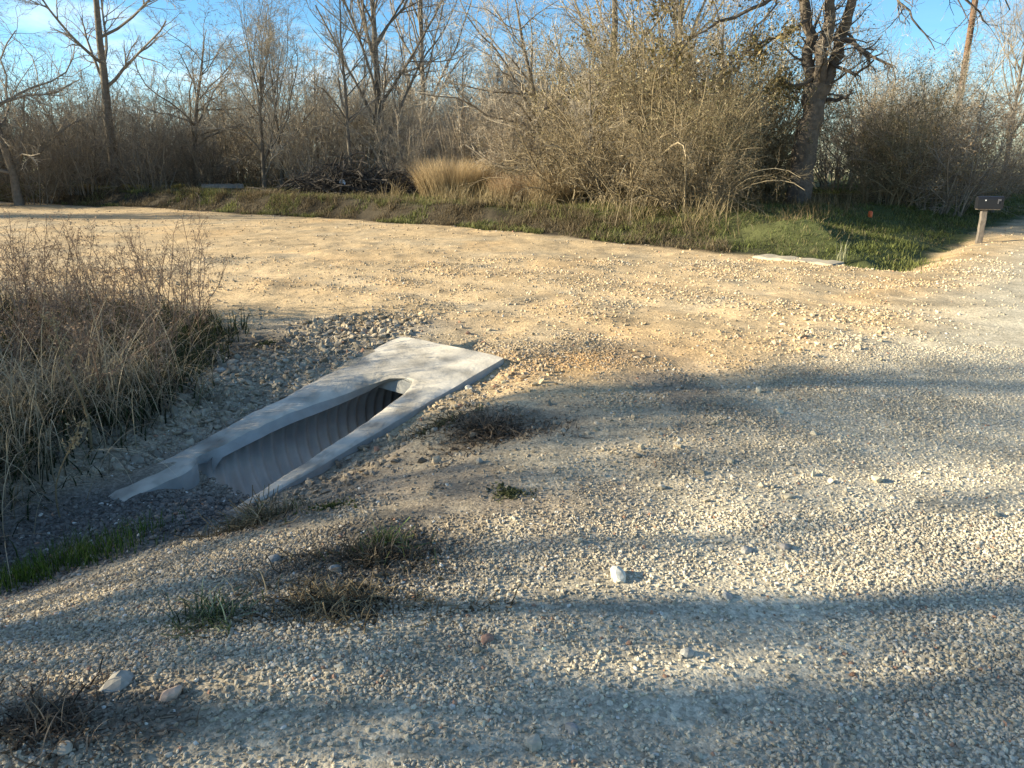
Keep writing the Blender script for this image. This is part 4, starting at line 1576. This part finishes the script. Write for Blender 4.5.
# brown branching weeds with seed heads beside the drive
wm = MB()
b = ground_pts(1500, -6.8, -2.5, 5.0, 8.9, lambda x, y: weed_mask(x, y))[:300]
n = len(b)
P = np.empty((n, 7, 3))
P[:, 0] = b
d = norm(np.stack([g.normal(.05, .22, n), g.normal(0, .22, n), np.ones(n)], 1))
hh = (.75 + .5 * g.random(n)) * np.interp(b[:, 1], [5, 6.5, 8], [.75, .95, 1.0])
for k in range(1, 7):
    P[:, k] = P[:, k - 1] + d * (hh / 6)[:, None]
    d = norm(d + .12 * g.standard_normal((n, 3)))
Rr = np.full((n, 1), .0045) * np.linspace(1, .5, 7)
v, f = tubes(P, Rr, 4)
wm.add(v, f, tube_colors(P, 4, (.15, .095, .065), (.24, .165, .115), .2, g))
P2, R2 = grow(P, Rr, 12, .3, (25, 60), .28, 5, .7, .15, .03, g, rmin=.0018)
v, f = tubes(P2, R2, 3)
wm.add(v, f, tube_colors(P2, 3, (.23, .17, .125), (.32, .245, .18), .2, g))
P3, R3 = grow(P2, R2, 4, .3, (25, 60), .4, 3, .8, .15, 0, g, rmin=.0013)
v, f = tubes(P3, R3, 3)
wm.add(v, f, tube_colors(P3, 3, (.28, .21, .155), (.37, .285, .21), .2, g))
wm.add(*leaves(P3, 15000, .010, .006, g, np.array([(.27, .19, .13), (.36, .27, .18), (.19, .13, .09)])))
tag(wm.build('weeds', M_GRASS), 'reddish brown seeding weeds standing beside the drive', 'weeds', kind='stuff')

# single tall canes
CANES = [(92, 452, 1.05, (-.10, .0), (.36, .27, .15), .010, 'thick pale dry cane leaning out of the straw beside the ditch'),
         (30, 350, 1.0, (-.05, .3), (.20, .15, .10), .006, 'thin brown weed stalk with a curled tip high in the weeds'),
         (72, 330, 1.15, (.05, .1), (.25, .18, .12), .006, 'tall brown weed stalk with a seed tuft above the drive edge'),
         (60, 520, .75, (.35, -.1), (.36, .28, .16), .005, 'long bent straw stalk drooping over the green ditch grass')]
for i, (px, py, h_, ln_, c, r, lab) in enumerate(CANES):
    p = at(px, py)
    t = np.linspace(0, 1, 10)
    P = np.stack([ln_[0] * h_ * t ** 1.5 + .02 * np.sin(t * 6 + i), ln_[1] * h_ * t ** 1.5, h_ * t * (1 - .15 * t)], 1)[None]
    root = empty('dry_cane', tuple(p))
    v, f = tubes(P, r * np.linspace(1, .4, 10)[None], 6)
    MB().add(v, f, tube_colors(P, 6, np.array(c) * .8, c, .05, g)).build('stalk', M_GRASS, root, True)
    P2, R2 = grow(P, r * np.linspace(1, .4, 10)[None], 10, .6, (20, 60), .2, 5, .5, .2, 0, g, rmin=.0015)
    m = MB()
    v, f = tubes(P2, R2, 3)
    m.add(v, f, tube_colors(P2, 3, c, np.array(c) * 1.1, .1, g))
    m.add(*leaves(P2, 120, .012, .008, g, np.array(c)))
    m.build('seed_head', M_GRASS, root)
    tag(root, lab, 'weed', 'single tall weed stalks')

# golden clumps on the bank
GC = [(454, 23.2, 6500, .95, 1.3, (.30, .23, .12), (.56, .43, .26), 'largest golden dry grass clump on the bank next to the brush pile'),
      (524, 20.6, 3600, .75, .95, (.26, .19, .11), (.50, .36, .22), 'reddish golden dry grass clump between the largest clump and the vine tangle'),
      (562, 19.4, 3400, .7, 1.0, (.20, .15, .08), (.36, .27, .16), 'paler dry grass clump at the edge of the vine tangle')]
for px, dep, n, rad, h_, c0, c1, lab in GC:
    x = (px - 512) / FPX * (dep * .963 + .27)
    p = np.array((x, dep, float(height(x, dep))))
    a = 6.28 * g.random(n)
    rr = rad * np.sqrt(g.random(n))
    bx_ = rr * np.cos(a) * 1.15
    by_ = rr * np.sin(a) * .7
    X = p[0] + bx_
    Y = p[1] + .5 + by_
    m = MB()
    bb_ = np.stack([bx_, by_, height(X, Y) - p[2] - .02], 1)
    m.add(*blades(bb_, h_ * (.45 + .6 * g.random(n)), g, .006, .45, .55, c0, c1, .25, 6, az=np.where(g.random(n) < .6, np.arctan2(by_, bx_), 6.28 * g.random(n))))
    o = m.build('grass_clump', M_GRASS)
    o.location = (p[0], p[1] + .5, p[2])
    tag(o, lab, 'grass clump', 'golden grass clumps on the bank')

# mats and tufts on the near gravel: px, py, radius x/y, blades, h, colours, green share, label
TUF = [
    (492, 432, .38, .24, 1500, .11, (.10, .075, .05), (.19, .145, .10), 0, 'dead brown weed mat beside the upper end of the collar'),
    (440, 428, .18, .13, 800, .10, (.09, .075, .045), (.17, .14, .08), .2, 'sparse twiggy weed patch between the collar and the dead brown mat'),
    (262, 522, .24, .17, 900, .16, (.10, .085, .05), (.22, .18, .11), .15, 'wispy dry tuft at the buried end of the collar leg'),
    (330, 508, .14, .06, 260, .035, (.05, .07, .02), (.10, .12, .04), .8, 'flat green weed patch beside the buried collar leg'),
    (375, 560, .28, .12, 1300, .10, (.06, .055, .035), (.17, .13, .085), .05, 'dark weed clump at the top of the dead grass mat'),
    (335, 605, .36, .14, 1700, .09, (.10, .075, .045), (.26, .20, .115), 0, 'tangled straw mat of dead grass in the near gravel'),
    (212, 620, .12, .10, 260, .12, (.10, .11, .05), (.24, .25, .14), .6, 'pale green spiky grass tuft beside the straw mat'),
    (510, 494, .10, .07, 600, .03, (.06, .065, .03), (.12, .12, .05), .5, 'low green sprig patch in the gravel below the dead brown mat'),
    (40, 730, .26, .14, 700, .10, (.09, .065, .045), (.20, .15, .10), 0, 'dead brown twig tuft in the bottom corner of the picture'),
    (265, 345, .16, .10, 380, .06, (.05, .05, .025), (.11, .11, .05), .5, 'small dark weed patch on the stony slope above the collar'),
    (385, 545, .10, .07, 160, .12, (.06, .09, .03), (.13, .17, .06), .9, 'small green tuft inside the dark weed clump'),
]
for px, py, rx, ry, n, h_, c0, c1, gs, lab in TUF:
    p = at(px, py)
    n = int(n * .9)
    rx, ry = rx * 1.2, ry * 1.25
    a = 6.28 * g.random(n)
    rr = np.minimum(np.abs(g.normal(0, .55, n)), 1.05) * (1 + .3 * np.sin(a * 3 + px) + .2 * np.sin(a * 5 + py))
    bx_ = rr * np.cos(a) * rx
    by_ = rr * np.sin(a) * ry
    X = p[0] + bx_
    Y = p[1] + by_
    bb_ = np.stack([bx_, by_, height(X, Y) - p[2] - .005], 1)
    m = MB()
    h_ = h_ * .75
    big_h = h_ * (.35 + .9 * g.random(n))
    ng = int(n * gs)
    if n - ng:
        m.add(*blades(bb_[ng:], big_h[ng:], g, .0028, 1.5, 1.5, c0, c1, .4, 6))
    if ng:
        m.add(*blades(bb_[:ng], big_h[:ng], g, .0030, 1.1, .6, (.05, .07, .022), (.13, .16, .06), .3, 5))
    kk = max(8, n // 14)
    s2 = g.integers(0, n, kk)
    m.add(*blades(bb_[s2], h_ * (.9 + 1.1 * g.random(kk)), g, .0026, 1.4, 1.2, c1, np.array(c1) * 1.9, .3, 7))
    # crumbs of dead leaf and bent stems
    k = n // 6
    s = g.integers(0, n, k)
    Q = np.empty((k, 5, 3))
    Q[:, 0] = bb_[s]
    d = norm(np.stack([g.normal(0, 1, k), g.normal(0, 1, k), .35 * g.random(k)], 1))
    for j in range(1, 5):
        Q[:, j] = Q[:, j - 1] + d * (h_ * .45)
        Q[:, j, 2] = np.maximum(Q[:, j, 2], bb_[s, 2] + .004)
        d = norm(d + .35 * g.standard_normal((k, 3)) * np.array((1, 1, .5)))
    v, f = tubes(Q, np.full((k, 5), .0026), 3)
    m.add(v, f, tube_colors(Q, 3, c0, c1, .3, g))
    m.add(*leaf_quads(bb_[g.integers(0, n, n // 3)] + np.array((0, 0, .012)), .012, g, np.array([c0, c1])))
    o = m.build('weed_tuft', M_GRASS)
    o.location = tuple(p)
    tag(o, lab, 'weed tuft', 'weed tufts in the gravel')

# pale upright sprig before the slab
p = at(841, 264)
n = 26
m = MB()
bb_ = np.stack([g.normal(0, .03, n), g.normal(0, .03, n), np.full(n, -.01)], 1)
m.add(*blades(bb_, .18 + .26 * g.random(n), g, .006, .3, .15, (.22, .22, .09), (.5, .48, .33), .15, 5))
o = m.build('grass_sprig', M_GRASS)
o.location = tuple(p)
tag(o, 'pale upright grass sprig standing by the far slab edge', 'grass sprig')
